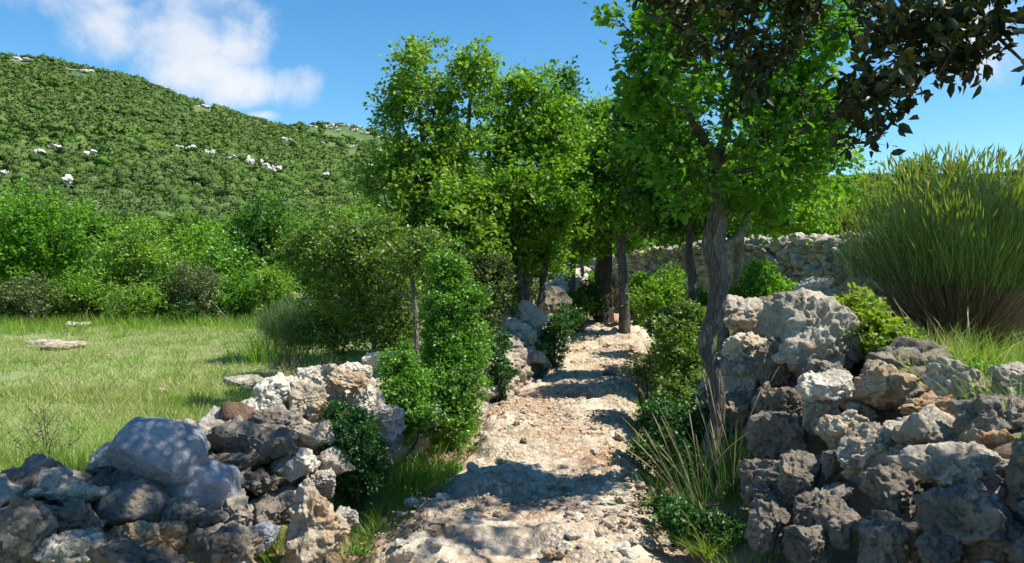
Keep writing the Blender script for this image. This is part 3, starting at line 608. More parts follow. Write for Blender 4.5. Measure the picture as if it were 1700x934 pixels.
# ---- big wall on the other side of the path
RHS = [
 (1199,497,1288,560,6.4,'k','s',.2),(1202,550,1276,602,6.0,'l','w',-.5),(1366,476,1412,508,6.9,'b','t',0),(1326,462,1384,500,7.1,'l','w',0),
 (1430,612,1533,690,4.5,'b','s',.45),(1504,658,1600,704,4.1,'b','t',.15),(1470,686,1630,770,3.85,'b','s',.1),(1605,656,1720,722,3.6,'k','g',-.15),(1656,612,1730,662,4.0,'b','s',0),
 (1610,716,1720,758,3.5,'l','t',0),(1543,742,1614,770,3.7,'l','w',0),(1395,710,1490,822,4.0,'b','s',0),(1368,684,1434,754,4.3,'b','t',.5),(1440,770,1536,846,3.65,'b','g',0),
 (1508,748,1716,822,3.35,'l','s',.0),(1546,832,1596,894,3.25,'b','w',-.2),(1560,820,1720,950,2.95,'b','g',0),(1324,808,1406,880,3.9,'l','g',0),(1300,758,1370,830,4.2,'b','g',0),
 (1360,836,1440,910,3.6,'k','g',0),(1279,648,1335,694,4.9,'l','g',0),(1330,652,1388,726,4.65,'l','s',0),(1404,664,1450,700,4.6,'k','s',0),(1310,870,1380,950,3.55,'b','g',0),(1430,860,1530,950,3.3,'l','g',0),
 (1195,596,1262,650,5.7,'k','s',0),(1255,560,1310,640,5.5,'b','g',0),(1200,650,1262,716,5.5,'l','g',0),(1250,690,1330,768,4.75,'l','g',0),(1255,640,1290,700,5.2,'k','g',0),(1340,600,1424,650,5.1,'k','g',.3),
 (1230,766,1310,840,4.5,'l','g',0),(1250,838,1320,910,4.1,'l','g',0),(1530,890,1600,950,2.95,'l','g',0),(1165,600,1215,668,6.1,'b','s',0),(1150,660,1205,730,5.9,'l','g',0),(1370,750,1410,800,4.15,'b','g',0),(1280,498,1330,540,6.6,'k','w',0),
 (1395,500,1440,545,6.4,'k','s',0),(1480,742,1550,780,3.75,'k','s',0),(1390,640,1440,680,4.8,'b','s',.3)]
wall_r = root('dry_stone_wall', (1.7, 4.6, 0), 'massive dry stone wall of pitted karst rocks behind the slender oak trunk', 'stone wall')
for i, (x0, y0, x1, y1, d, st, mt, tl) in enumerate(RHS):
    c, e = px_stone(x0, y0, x1, y1, d, grow_=1.10, depth=.95); stone_ob('stone', c, e, 500+i, ST[st], MT[mt], 6, wall_r, tl, off=wall_r.location)
RC = np.array([(1.86, 2.1), (1.98, 3.0), (2.07, 3.8), (2.22, 4.6), (2.40, 5.6), (2.60, 6.8), (2.8, 8.0), (3.0, 9.2)])
fillers(RC, [.84, .90, .92, .98, 1.08, 1.2, 1.2, 1.1], wall_r, 9, .42, .09, .15, ['stone_grey_shade', 'stone_grey_shade', 'stone_grey_shade'], 58, lod=4, batter=.5, gap=.15, heroes=RHS+[(1262,486,1434,640,5.6),(1543,602,1632,684,4.2),(1655,610,1760,665,3.95)])  # all dark stone, so the fillers look like shaded gaps
def capst(v):
    v = v.copy(); h = (v[:, 2]+1)/2; v[:, 0] = v[:, 0]*(1.1-.4*h)-.10*h; v[:, 1] *= (1.15-.45*h); return v
single('boulder', 'huge pale pitted karst boulder crowning the wall behind the slender oak', (1262, 494, 1432, 640), 5.6, 'k', 's', 741, .15, cat='boulder', profile=capst, depth=1.15, g=1.03)
single('rock', 'pale oval rock resting on the wall face below the huge karst boulder', (1329, 618, 1411, 664), 4.6, 'k', 'w', 742, .08)
single('rock', 'lumpy grey rock with deep pits standing on top of the wall below the broom', (1543, 602, 1632, 684), 4.2, 'k', 's', 743, 0)
single('rock', 'grey rock topping the wall at the edge of the picture, under the broom', (1655, 610, 1760, 665), 3.95, 'k', 's', 744, 0)
# ---- wall in the background
wall_b = root('dry_stone_wall', (5, 14.5, 1), 'long dry stone wall crossing behind the tree trunks at the top of the bank', 'stone wall')
BC = np.array([(2.15, 18.5), (2.9, 16.8), (3.8, 15.2), (4.6, 13.6), (5.3, 11.8), (6.0, 10.4), (7.0, 9.5)])
fillers(BC, [1.72, 1.85, 2.0, 2.05, 1.98, 1.85, 1.8], wall_b, 11, .28, .085, .155, ['stone', 'stone_grey_shade', 'stone_white', 'stone'], 99, lod=3, batter=.3, gap=.17)
# ---- loose stones on the path
rng = np.random.default_rng(77)
def loose(x, y, r, mt, label, group=None, k=0, flat=.62, lod=4):
    e = (r*rng.uniform(.95, 1.3), r*rng.uniform(.75, 1.1), r*flat*rng.uniform(.8, 1.1))
    o = stone_ob('loose_stone', (x, y, PG(x, y)+e[2]*.35), e, 2000+k, 'block' if k % 2 else 'karst', mt, lod); o.rotation_euler.z = rng.uniform(0, 3); return tag(o, label, 'stone', group)
def onpath(px, py):
    lo, hi = 2.5, 29.
    for _ in range(40):
        d = (lo+hi)/2; p_ = P(px, py, d)
        if p_[2] > PG(p_[0], p_[1]): lo = d
        else: hi = d
    return P(px, py, lo)
HS = [(1012,622,15,'stone_tan','orange-brown stone sitting alone in the middle of the path near the shade'),
 (846,712,9,'stone_tan','tan stone on the red soil at the path edge beside the boxwood'),
 (870,734,9,'stone_brown','rust-coloured small stone just below the tan one on red soil'),
 (936,915,16,'stone_white','whitish cobble at the very bottom of the picture, mid path'),
 (920,926,22,'stone_tan','brown cobble half buried beside the whitish one at the bottom of the path'),
 (1000,888,15,'stone_tan','tan rock at the shadow edge on the near path, by the grass tuft side'),
 (660,906,16,'stone_white','pale cobble by the small green weed at the near path edge'),
 (1010,838,14,'stone_white','whitish stone cluster top in the verge shadow, near path'),
 (800,774,10,'stone_white','white stone on the path just above the dappled shade'),
 (668,925,20,'stone','big embedded cobble at the bottom path edge beside the pointed rock'),
 (1040,836,20,'stone_white','flat pale rock at the shaded verge opposite the dark bush'),
 (1020,852,13,'stone','angular grey-buff rock just below the flat pale verge rock'),
 (1060,590,9,'stone','small buff rock on the sunny bank side of the upper path'),
 (640,895,12,'stone_tan','small ochre cobble next to the pale cobble at the near path edge'),
 (826,860,14,'stone_grey_shade','low grey bedrock knob poking through the dappled path')]
for k, (px_, py_, rp, mt, lb) in enumerate(HS):
    p_ = onpath(px_, py_); loose(p_[0], p_[1], rp/F*p_[1]*.8, mt, lb, k=k, lod=5)
for k in range(190):
    y = 3.9+(rng.uniform(0, 1)**1.6)*12; t = rng.choice([-1, 1])*rng.uniform(.1, 1.02)**.7; x = float(xc(y))+t
    if y < 9 and t > .1: t *= .9
    loose(x, y, rng.uniform(.018, .05), ['stone_white', 'stone', 'stone_tan', 'stone_white'][k % 4], 'small pale limestone chunk lying loose on the rubble path', 'loose limestone chunks on the path', 50+k, lod=3)
b = Buf(); n = 9000; y = 3.3+rng.uniform(0, 1, n)**1.7*15; t = np.clip(rng.normal(0, .62, n), -1.25, 1.25); x = xc(y)+t; kk = fbm(xy0(x, y, 1.3), 3, 515)+.25*np.abs(t) > .05; x, y, t = x[kk], y[kk], t[kk]; n = len(x)
tt = (x-xc(y))/.97; z = np.maximum(ground(x, y)-.14, path_z(x, y, np.clip(tt, -1.35, 1.35)))
protos = [rock_arr((1, .8, .62), 900+i, 'block', 2) for i in range(12)]
for i in range(n):
    v, Fa = protos[i % 12]; r = rng.uniform(.005, .015)*(1+1.1*(rng.random() < .1))*(1+.05*y[i]); a = rng.uniform(0, 6.3); ca, sa = math.cos(a), math.sin(a)
    b.add(np.stack([v[:, 0]*ca-v[:, 1]*sa, v[:, 0]*sa+v[:, 1]*ca, v[:, 2]], 1)*r+np.array([x[i], y[i], z[i]+r*.15]), [Fa])
M['gravel'] = rockmat('path_gravel', (.68, .58, .44), (.52, .42, .30), (.24, .18, .12), (.48, .28, .14), .15, .2, 1.5)
tag(b.build('gravel', M['gravel']), 'loose pale gravel and chippings over the path', 'gravel', kind='stuff')
# ---- outcrops on the far hill
OC = [('n',42,101,34,7,'long pale rock ledge near the hill crest at the picture edge'),('n',139,120,46,6,'longest thin white ledge just under the hill crest'),('n',338,178,28,6,'white ledge alone on the descending hill ridge below the cloud'),
 ('n',304,255,10,7,'first white rock of the row across the middle of the hillside'),('n',321,254,12,8,'white rock just beside the first of the hillside row'),('n',353,263,14,12,'blocky white rock in the middle of the hillside row'),
 ('n',392,273,10,6,'small white rock between the blocky and the twin ones of the hillside row'),('n',419,278,13,12,'bright upright white rock of the hillside row, above the big pair'),
 ('n',445,286,14,16,'tallest white rock of the hillside row'),('n',463,294,22,9,'broad white rock ending the hillside row beside the tallest one'),('n',100,256,18,5,'thin white ledge on the lower part of the hill, at the picture edge side'),
 ('n',75,264,12,5,'tiny white rock just below the thin ledge on the lower hill'),('n',162,267,14,4,'faint white ledge alone on the lower hill'),('n',122,313,12,10,'lone white rock lowest on the hill, above the bright trees'),
 ('f',520,212,16,5,None),('f',549,211,14,8,None),('f',556,215,12,6,None),('f',574,210,14,4,None),('f',563,219,9,5,None),('f',590,218,10,6,None),('f',607,223,14,5,None),('f',632,229,9,5,None),('f',494,222,10,9,None),('f',553,260,14,9,None),('f',571,267,9,5,None),
 ('f',588,246,11,8,None),('n',480,238,14,8,None),('f',614,276,14,7,None),('n',612,300,13,8,None),('n',545,301,8,6,None),('f',600,210,9,4,None),('f',640,250,9,5,None),('f',536,240,8,4,None),
 ('n',20,300,12,5,None),('n',-60,150,40,9,None),('n',-200,200,40,9,None)]
for i, (hk, px_, py_, w_, h_, lb) in enumerate(OC):
    tab, D0, D1 = HL[hk]; tt = np.linspace(.02, .995, 500); uu, dd, zz = hill_z(np.full(500, float(px_)), tt, tab, D0, D1); pyy = 440-(zz-1.6)/dd*F
    j = int(np.argmin(np.abs(pyy-py_))); c = np.array([uu[j], dd[j], zz[j]-(1. if i < 3 else 0)]); s = dd[j]/F
    ww = w_*s*.5; hh = h_*s*.42+.5; bo = Buf(); c = c+np.array([0, -2.2, 1.9 if hk == 'n' and py_ > 190 else .9]); rr_ = np.random.default_rng(i); nl_ = 5 if w_ > 20 else 3
    for q_ in range(nl_):
        v_, F_ = rock_arr((ww*rr_.uniform(.3, .55), 1.6, hh*rr_.uniform(.45, .9)), 4000+i*7+q_, 'block', 3); bo.add(v_+np.array([ww*(-.75+1.5*q_/(nl_-1)), rr_.uniform(-.8, .8), hh*rr_.uniform(-.6, .4)]), [F_])
    o = bo.build('rock_outcrop', M['cliff']); o.location = c
    tag(o, lb or 'small white limestone outcrop scattered among the scrub of the rearmost hill slope', 'outcrop', 'white rock outcrops on the hill')
# ------------------------------------------------------------------ far scrub on the hills
def shrub_cloud(n_card, rng, card):
    """one rounded maquis shrub: lumpy core plus leaf-clump faces, unit size"""
    V, Fa = ico(2); v = V*(1+.55*fbm(V*1.7+rng.uniform(0, 50), 2, int(rng.integers(99)))[:, None])*np.array([1, 1, .75])*.74
    d = unit(rng.normal(size=(n_card, 3))); d[:, 2] = np.abs(d[:, 2])*1.1-.25; c = d*(.84+.26*rng.uniform(-1, 1, n_card))[:, None]*np.array([1, 1, .85])
    W, FB = leaves_arr(c, card, 'box', rng, .5); b = Buf(); b.add(v, [Fa]); b.add(W, FB); return np.concatenate(b.V), {k: np.concatenate(f) for k, f in b.F.items()}
def scatter(name, pts, sc, protos, mats, rng, label, cat):
    n = len(pts); b = Buf(); which = rng.integers(len(protos), size=n)
    for k, (v, FD) in enumerate(protos):
        I = np.where(which == k)[0]
        if not len(I): continue
        a = rng.uniform(0, 6.3, len(I)); ca, sa = np.cos(a)[:, None], np.sin(a)[:, None]; s = sc[I][:, None]
        W = np.stack([(v[None, :, 0]*ca-v[None, :, 1]*sa)*s, (v[None, :, 0]*sa+v[None, :, 1]*ca)*s, v[None, :, 2]*s*rng.uniform(.75, 1.15, (len(I), 1))], 2)+pts[I][:, None]
        off = (np.arange(len(I))*len(v))[:, None, None]; b.add(W.reshape(-1, 3), [(off+f[None]).reshape(-1, f.shape[1]) for f in FD.values()])
    return tag(b.build(name, mats, smooth=False), label, cat, kind='stuff')
rng = np.random.default_rng(5)
m, nt = newmat('maquis_foliage'); g = nd(nt, 'ShaderNodeNewGeometry'); tcn = nd(nt, 'ShaderNodeTexCoord')
na = maprange(nt, noise(nt, tcn.outputs['Object'], .09, 4, .65), .38, .62); nb = maprange(nt, noise(nt, tcn.outputs['Object'], .022, 4, .6), .4, .62)
c = mix(nt, na, (.062, .115, .026), (.13, .195, .042)); c = mix(nt, mth(nt, 'MULTIPLY', nb, .6), c, (.115, .155, .058)); c = mix(nt, mth(nt, 'MULTIPLY', maprange(nt, noise(nt, tcn.outputs['Object'], .17, 2, .5), .56, .66), .8), c, (.085, .21, .022))
c = mix(nt, mth(nt, 'MULTIPLY', mth(nt, 'FRACT', mth(nt, 'MULTIPLY', g.outputs['Random Per Island'], 91.)), .35), c, (.14, .19, .075)); c = mix(nt, mth(nt, 'MULTIPLY', mth(nt, 'FRACT', mth(nt, 'MULTIPLY', g.outputs['Random Per Island'], 53.)), .55), c, (.052, .098, .022))
df = nd(nt, 'ShaderNodeBsdfDiffuse'); nt.links.new(c, df.inputs[0]); out(nt, df.outputs[0]); M['scrub'] = m
protos = [shrub_cloud(60, np.random.default_rng(50+i), .34) for i in range(8)]; protos_near = [shrub_cloud(210, np.random.default_rng(70+i), .20) for i in range(6)]
pts = []; scs = []
for hk, a, b_, n, r0, r1 in (('n', -600, 960, 34000, 1.1, 3.5), ('f', 420, 1800, 10000, 1.9, 4.6)):
    tab, D0, D1 = HL[hk]; t = rng.uniform(0, 1, n)**.75*1.03; px_ = rng.uniform(a, b_, n)
    uu, d, z = hill_z(px_, t, tab, D0, D1); s = rng.uniform(0, 1, n)**2.9*(r1-r0)+r0
    keep = np.ones(n, bool)
    for (ok, ox, oy, ow, oh, _) in OC:
        if ok != hk: continue
        py = 440-(z-1.6)/d*F; keep &= ~((np.abs(px_-ox) < ow*.5+3) & (py > oy-1) & (py < oy+oh*.5+10))
    uu, d, z, s = uu[keep], d[keep], z[keep], s[keep]; pts.append(np.stack([uu, d, z+s*.25], 1)); scs.append(s)
pts = np.concatenate(pts); scs = np.concatenate(scs); nr = pts[:, 1] < 215
scatter('hill_scrub', pts[~nr], scs[~nr], protos, m, rng, 'dense evergreen scrub covering the limestone hills', 'scrub')
scatter('hill_scrub', pts[nr], scs[nr]*.9, protos_near, m, rng, 'nearer evergreen scrub on the lower slope of the hill', 'scrub')

# ------------------------------------------------------------------ trees of the belt behind the meadow
def gp(px, d): x = (px-850)/F*d; return np.array([x, d, G(x, d)-.05])
def simple(name, label, bx, d, crown, leaf, seed, group='trees and shrubs behind the meadow', nclus=150, nleaf=48, size=.085, rc=.42, bark='twig', cat='tree', kind='quad', tr=.07, **k):
    """crown: list of (px,py,rx,ry) at distance d; trunk from the ground at bx"""
    b0 = gp(bx, d); bl = [blob(x, y, d+dd, rx, ry) for (x, y, rx, ry, dd) in [c if len(c) == 5 else (*c, 0) for c in crown]]
    tops = [np.array(c) for c, r in bl]; hi = max(tops, key=lambda q: q[2]); rng_ = np.random.default_rng(seed)
    trunks = [([b0, (b0*.6+hi*.4)+rng_.normal(size=3)*.12, hi*1.], [tr, tr*.7, tr*.25], None)]
    for q in tops:
        if q is not hi: trunks.append(([b0+(hi-b0)*.2, (b0+(hi-b0)*.2)*.5+q*.5+rng_.normal(size=3)*.1, q], [tr*.6, tr*.4, tr*.2], 1))
    return tree(name, label, cat, trunks, bl, nclus, nleaf, rc, size, leaf, bark, kind, group, seed, **k)
BT = [
 ('oak_tree','large bright green oak at the picture edge behind the meadow',70,21,[(20,390,80,75),(100,385,70,60),(60,440,110,60),(140,430,50,50)],'bright',.09,230),
 ('oak_tree','bright green oak half cut by the picture edge behind the meadow',-60,21,[(-60,380,90,80),(-40,440,90,60)],'bright',.09,120),
 ('oak_tree','second oak outward beyond the picture edge',-200,22,[(-200,380,100,90)],'oak',.1,90),
 ('oak_tree','yellow-green bushy tree beside the large bright oak, behind the meadow',235,20,[(225,425,55,50),(260,455,55,45),(200,470,50,40)],'oak_yellow',.075,130),
 ('oak_tree','rounded mid green tree between the yellow-green one and the tall dark oak',335,23,[(330,420,55,45),(310,450,50,45)],'oak',.09,110),
 ('oak_tree','tall dark green oak with an uneven top rising above the meadow trees',440,22,[(440,365,36,44),(475,400,35,35),(420,410,40,40),(445,440,50,45)],'oak_dark',.09,170),
 ('oak_tree','broad green oak below the tall dark one at the meadow corner',395,21,[(385,450,50,45),(420,475,45,35)],'box',.085,120),
 ('oak_tree','light green tree standing behind the small-leaved young oak',540,20,[(540,420,50,50),(520,465,50,40),(580,430,40,55)],'bright',.09,150),
 ('oak_tree','green tree filling the gap between the meadow corner and the tall bright oaks',610,22,[(610,400,50,60),(640,460,60,50)],'oak',.09,130),
 ('shrub','grey-green dense shrub at the back edge of the meadow',335,19,[(330,475,45,36),(300,490,30,24)],'shrub_olive',.05,120),
 ('shrub','low olive shrub at the back edge of the meadow under the large bright oak',60,18.5,[(50,495,60,28),(10,500,50,26)],'shrub_olive',.06,100),
 ('shrub','mid green shrub next to the low olive one behind the meadow',130,19,[(130,490,45,30)],'oak',.06,80),
 ('shrub','yellowish low shrub in front of the yellow-green tree',215,18.5,[(205,500,40,22),(240,500,30,22)],'oak_yellow',.055,80),
 ('shrub','dark green low shrub in front of the rounded mid green tree',275,19.5,[(275,480,36,38)],'oak_dark',.06,80),
 ('shrub','green shrub at the meadow back edge below the broad oak',400,18.5,[(400,492,36,26)],'bright',.06,80),
 ('shrub','grassy looking pale shrub at the far meadow corner',455,18,[(455,480,32,34)],'oak_yellow',.055,80),
 ('shrub','low shrub at the picture edge behind the meadow',-60,18.5,[(-60,495,60,30)],'oak',.06,80),
]
for i, (nm, lb, bx, d, cr, lf, sz, nc) in enumerate(BT):
    simple(nm, lb, bx, d, cr, lf, 600+i, nclus=nc, nleaf=60 if nm == 'oak_tree' else 48, size=sz, rc=.42 if nm == 'oak_tree' else .28, cat='tree' if nm == 'oak_tree' else 'shrub', shell=.2)
# second and third row: copies of two trees
def copy_tree(src, loc, rz, sc, label, group):
    r = src.copy(); COL.objects.link(r); r.location = loc; r.rotation_euler.z = rz; r.scale = (sc,)*3; r['label'] = label; r['group'] = group
    for ch in src.children:
        c = ch.copy(); COL.objects.link(c); c.parent = r
    return r
srcs = [simple('oak_tree', 'rounded olive green tree standing on the slope foot behind the meadow belt', 170, 30, [(170,400,45,38),(190,415,40,30)], 'maquis', 700, 'trees on the slope foot', 110, 56, .12, .5),
        simple('oak_tree', 'fresh green tree on the slope foot behind the meadow belt', 480, 31, [(480,395,42,40),(500,420,36,30)], 'oak', 701, 'trees on the slope foot', 110, 56, .12, .5)]
rng = np.random.default_rng(12); k = 0
for d, n in ((27, 11), (34, 13), (43, 15), (56, 18), (74, 22), (96, 26)):
    for i in range(n):
        px_ = -420+(i+rng.uniform(.15, .85))*(1250/n); x = (px_-850)/F*d; s = rng.uniform(.75, 1.15)*(1 if d > 30 else .8)
        copy_tree(srcs[int(rng.integers(2))], (x, d, G(x, d)-.1), rng.uniform(0, 6.3), s, 'round-crowned scrub oak on the slope foot between the meadow belt and the hill', 'trees on the slope foot'); k += 1
lows = [o for o in COL.objects if o.name.startswith('shrub') and o.parent is None and o.get('group') == 'trees and shrubs behind the meadow'][:6]
for i in range(26):
    px_ = -90+25*i+rng.uniform(-8, 8); d = rng.uniform(18.6, 20.6); x = (px_-850)/F*d
    copy_tree(lows[i % len(lows)], (x, d, G(x, d)-.38), rng.uniform(0, 6.3), rng.uniform(.55, .85), 'low shrub in the unbroken green fringe along the back edge of the meadow', 'low fringe of the meadow')
# behind the background wall, bright woodland edge
BK = [('bright',945,26,[(940,430,60,40),(980,400,60,50)],'bright tree seen through the trunks at the end of the path'),('bright',1080,24,[(1080,400,60,45),(1120,370,60,50)],'bright green tree between the twin trunks and the leaning trunk, behind the wall'),
 ('bright',1190,22,[(1180,380,60,45),(1230,370,50,40)],'bright green tree behind the slender oak, beyond the long wall'),('bright',1320,20,[(1310,370,55,38),(1350,345,50,40)],'yellow-green tree beyond the highest part of the long wall'),
 ('oak',1400,22,[(1395,360,50,50),(1420,330,40,30)],'tree beyond the long wall half hidden by the broom'),('oak_dark',1520,30,[(1520,290,26,22),(1515,320,40,36)],'small dark tree top showing just above the broom'),
 ('bright',1010,30,[(1010,415,60,36)],'low bright tree behind the thick dark trunk'),('oak',1620,22,[(1620,390,80,60)],'tree hidden behind the broom'),('oak',860,24,[(850,400,70,60),(800,440,60,50)],'green tree behind the tall bright oaks'),
 ('oak',1750,20,[(1760,380,90,70)],'tree at the picture edge behind the broom'),('oak',730,24,[(730,430,80,60)],'green tree filling the background behind the young oak')]
for i, (lf, bx, d, cr, lb) in enumerate(BK):
    simple('oak_tree', lb, bx, d, cr, lf, 720+i, 'trees beyond the long wall', 120, 60, .095, .45, 'twig')
for i, (px_, d) in enumerate(((1080, 40), (1180, 38), (1290, 42), (1390, 36), (1480, 45), (1600, 40), (960, 42), (870, 36), (1720, 36), (1240, 60), (1000, 60), (1450, 62), (1130, 80), (1340, 85), (1560, 70), (760, 32))):
    x = (px_-850)/F*d; copy_tree(srcs[i % 2], (x, d, G(x, d)-.1), i*1.3, .9, 'scrub tree in the woodland behind the long wall', 'woodland behind the long wall')

# ------------------------------------------------------------------ the group of bright oaks beside the path
def W(d, *pp): return [P(x, y, d+(dd[0] if dd else 0)) for x, y, *dd in pp]
b0 = gp(735, 11.)
def big(label, seed, trunks, blobs, nc, nl=54, rc=.26, size=.060, leaf='oak', name='oak_tree', group=None, **k):
    return tree(name, label, 'tree', trunks, blobs, nc, nl, rc, size, leaf, k.pop('bark', 'bark'), group=group, seed=seed, **k)
big('tall bright green oak with two pointed tops, nearest of the row along the path', 21,
    [([b0, *W(11, (728,400),(705,250),(690,125))], [.10,.075,.04,.012], None), ([b0+np.array([0,0,.4]), *W(11, (760,380,.3),(775,240,.2),(785,110,0))], [.08,.055,.035,.012], 1), ([b0+np.array([0,0,.5]), *W(11, (690,420,-.4),(650,330,-.5))], [.06,.04,.02], 1)],
    [blob(690,140,11,36,72),blob(648,190,11,28,42),blob(785,135,11,42,64),blob(740,240,11,66,56),blob(668,275,11,48,54),blob(738,170,11.2,30,40),blob(620,300,10.9,26,30),blob(720,345,10.8,100,75),blob(640,370,10.6,50,40),blob(780,420,10.8,60,56)],
    520, shell=.12, leaf='oak_yellow', rc=.25)
b1 = gp(878, 11.6)
big('broad bright green oak with several thin dark stems, beside the white wall stub', 22,
    [([b1, *W(11.6, (872,420),(880,300),(882,150))], [.075,.06,.035,.012], None), ([b1+np.array([.05,0,.15]), *W(11.6, (915,400,.2),(935,330,.2))], [.055,.04,.02], 1), ([b1+np.array([-.05,0,.1]), *W(11.4, (850,400,0),(820,320,0))], [.055,.04,.02], 1)],
    [blob(882,165,11.6,44,50),blob(835,160,11.6,30,40),blob(930,215,11.8,36,44),blob(850,230,11.6,60,60),blob(905,250,11.6,50,60),blob(860,330,11.3,90,66),blob(925,350,11.4,50,56),blob(820,400,11.3,70,50),blob(885,425,11.9,54,34),blob(805,455,11.4,50,36),blob(860,470,12,34,26)],
    540, shell=.12, leaf='oak')
b2 = gp(948, 15)
big('slim darker tree with a narrow pointed top behind the bright oaks', 23, [([b2, *W(15, (950,300),(940,120))], [.08,.05,.012], None)],
    [blob(940,150,15,16,40),blob(930,200,15,30,30),blob(960,240,15,50,40),blob(950,310,15,60,50)], 220, leaf='oak_dark', size=.07)
b3 = gp(1003, 15.5)
big('dark oak with a thick black trunk at the bend of the path', 24, [([b3, *W(15.5, (1002,440),(1006,380),(990,280))], [.20,.16,.13,.04], None)],
    [blob(985,235,15.5,60,55),blob(1000,310,15.3,95,55),blob(950,340,15,55,45),blob(1010,360,15.6,70,24),blob(1010,200,15.3,50,34),blob(960,395,15,44,30),blob(1000,300,14.8,90,60),blob(1060,250,14.4,60,60),blob(1030,395,15,60,24)], 640, leaf='oak', bark='bark_dark', size=.07, rc=.32, nl=60)
b4 = gp(1038, 14.2)
big('oak with a sunlit forked trunk next to the thick black one', 25, [([b4, *W(14.2, (1033,440),(1028,395),(1015,330))], [.11,.085,.075,.03], None), ([P(1030,405,14.2), *W(14.2, (1050,370),(1070,310))], [.06,.045,.02], 1)],
    [blob(1040,260,14.2,80,60),blob(1075,320,14,60,50),blob(1020,340,14,60,30)], 330, leaf='oak', size=.068, rc=.30, nl=60)
b5 = gp(966, 16.5)
big('thin-stemmed young oak beyond the white wall stub', 26, [([b5, *W(16.5, (966,420),(962,350))], [.045,.035,.02], None)], [blob(962,350,16.5,40,40)], 90, leaf='oak', size=.07)
b6 = gp(1155, 10.2)
big('oak with a thin leaning pale trunk midway between the black trunk and the slender oak', 27, [([b6, *W(10.2, (1148,450),(1143,410),(1150,360),(1135,280))], [.065,.055,.05,.045,.02], None)],
    [blob(1120,300,10.2,70,60),blob(1090,245,10.4,60,60),blob(1150,350,10.2,60,26),blob(1060,200,10.6,50,40),blob(1100,375,10.5,50,26)], 330, leaf='oak_dark', size=.062, nl=54)
b7 = gp(1204, 9.)
big('oak with a straight pale trunk immediately behind the slender oak', 28, [([b7, *W(9, (1198,450),(1196,390),(1210,320),(1225,250))], [.075,.065,.06,.05,.02], None), ([P(1200,410,9), *W(9, (1225,395),(1245,340),(1265,290))], [.055,.05,.035,.02], 1)],
    [blob(1230,290,9,80,50),blob(1290,300,9,60,50),blob(1320,240,9.2,60,60),blob(1180,330,9,50,30)], 330, leaf='oak', size=.06, nl=54, bark='bark_pale')
b8 = gp(1226, 10.5)
big('short oak stem seen between the slender oak and the leafy bush', 29, [([b8, *W(10.5, (1226,420),(1232,360))], [.07,.06,.05], None)], [blob(1250,340,10.5,70,30),blob(1300,350,10.5,60,30)], 150, leaf='oak', size=.06, bark='bark_pale')

# ------------------------------------------------------------------ the slender oak in front
p0 = P(1184, 800, 5.35); p0[2] = G(p0[0], p0[1])-.03
tk = [p0, *W(5.35, (1180,745),(1194,690),(1188,625),(1173,570),(1186,515),(1187,455),(1175,405),(1189,345),(1184,290),(1191,255))]
rd = [.060,.054,.051,.053,.058,.048,.045,.044,.041,.038,.040]
tree('oak_tree', 'slender oak with a bare wavy grey trunk standing in front of the massive wall', 'tree',
     [(tk, rd, None, .62), (W(5.35, (1188,270),(1165,228,-.1),(1140,185,-.25),(1112,140,-.4),(1080,70,-.5)), [.042,.034,.026,.018,.008], 1),
      (W(5.35, (1190,262),(1205,215,.1),(1215,150,.2),(1240,60,.25),(1260,-60,.2)), [.038,.030,.024,.016,.007], 1),
      (W(5.35, (1189,275),(1235,240,-.15),(1290,210,-.3),(1350,190,-.4)), [.022,.017,.012,.006], 1),
      (W(5.35, (1186,300),(1225,285,.3),(1280,285,.5),(1330,300,.6)), [.022,.018,.013,.006], 1),
      (W(5.35, (1170,235),(1120,240,.3),(1075,225,.5)), [.022,.016,.008], 1)],
     [blob(1085,70,5.1,60,75,.3),blob(1150,20,5.3,90,80,.4),blob(1250,-20,5.4,110,80),blob(1330,60,5.3,90,90),blob(1065,160,5.15,42,60,.25),blob(1130,175,5.2,75,60,.3),blob(1340,170,5.2,80,70),blob(1250,160,5.6,90,80),
      blob(1320,270,5.3,80,48),blob(1265,215,4.95,60,44,.25),blob(1110,130,4.9,60,50,.25),blob(1240,330,5.5,70,36),blob(1140,290,5.3,56,60,.25),blob(1090,260,5.2,50,40,.22),blob(1370,240,5.2,44,50),blob(1285,350,5.4,50,26),blob(1380,60,5.6,50,60),blob(1025,105,5.1,20,16,.15),blob(1030,185,5.1,18,16,.15),blob(1018,40,5.1,16,14,.12)],
     400, 40, .155, .050, 'oak_front', 'bark', 'oak', seed=41, shell=.1, step=.11, sides=28, rough=.11, ntw=6, r0=.0028)

# ------------------------------------------------------------------ young oak by the meadow wall, its bushy foot and neighbours
b = P(692, 612, 7.3); b[2] = G(b[0], b[1])
tree('young_oak', 'small-leaved young oak with a thin bare pale stem, spreading over the meadow wall', 'tree',
     [([b, *W(7.3, (691,560),(688,510),(680,450),(640,400))], [.026,.024,.023,.018,.008], None, .7), (W(7.3, (688,500),(640,470,.2),(580,430,.3)), [.016,.012,.005], 1), ([P(620,560,7.9)*np.array([1,1,0])+np.array([0,0,.2]), *W(7.9, (615,500),(600,430))], [.03,.02,.008], 1)],
     [blob(600,410,7.6,60,40),blob(560,390,7.8,50,26),blob(660,430,7.4,60,40),blob(570,440,7.8,66,40),blob(630,490,7.8,76,46),blob(705,420,7.2,36,30),blob(560,500,8.1,50,44),blob(640,540,8.0,70,50),blob(585,560,8.2,40,40),blob(520,410,8,40,26),blob(650,585,8,40,34),blob(545,540,8.3,36,40),blob(500,378,8,18,12),blob(545,358,7.9,22,14),blob(625,368,7.6,26,14),blob(700,395,7.3,20,14),blob(480,425,8.1,20,16)],
     660, 54, .17, .034, 'oak_olive', 'bark_pale', 'box', seed=51, shell=.2, step=.12, r0=.0022)
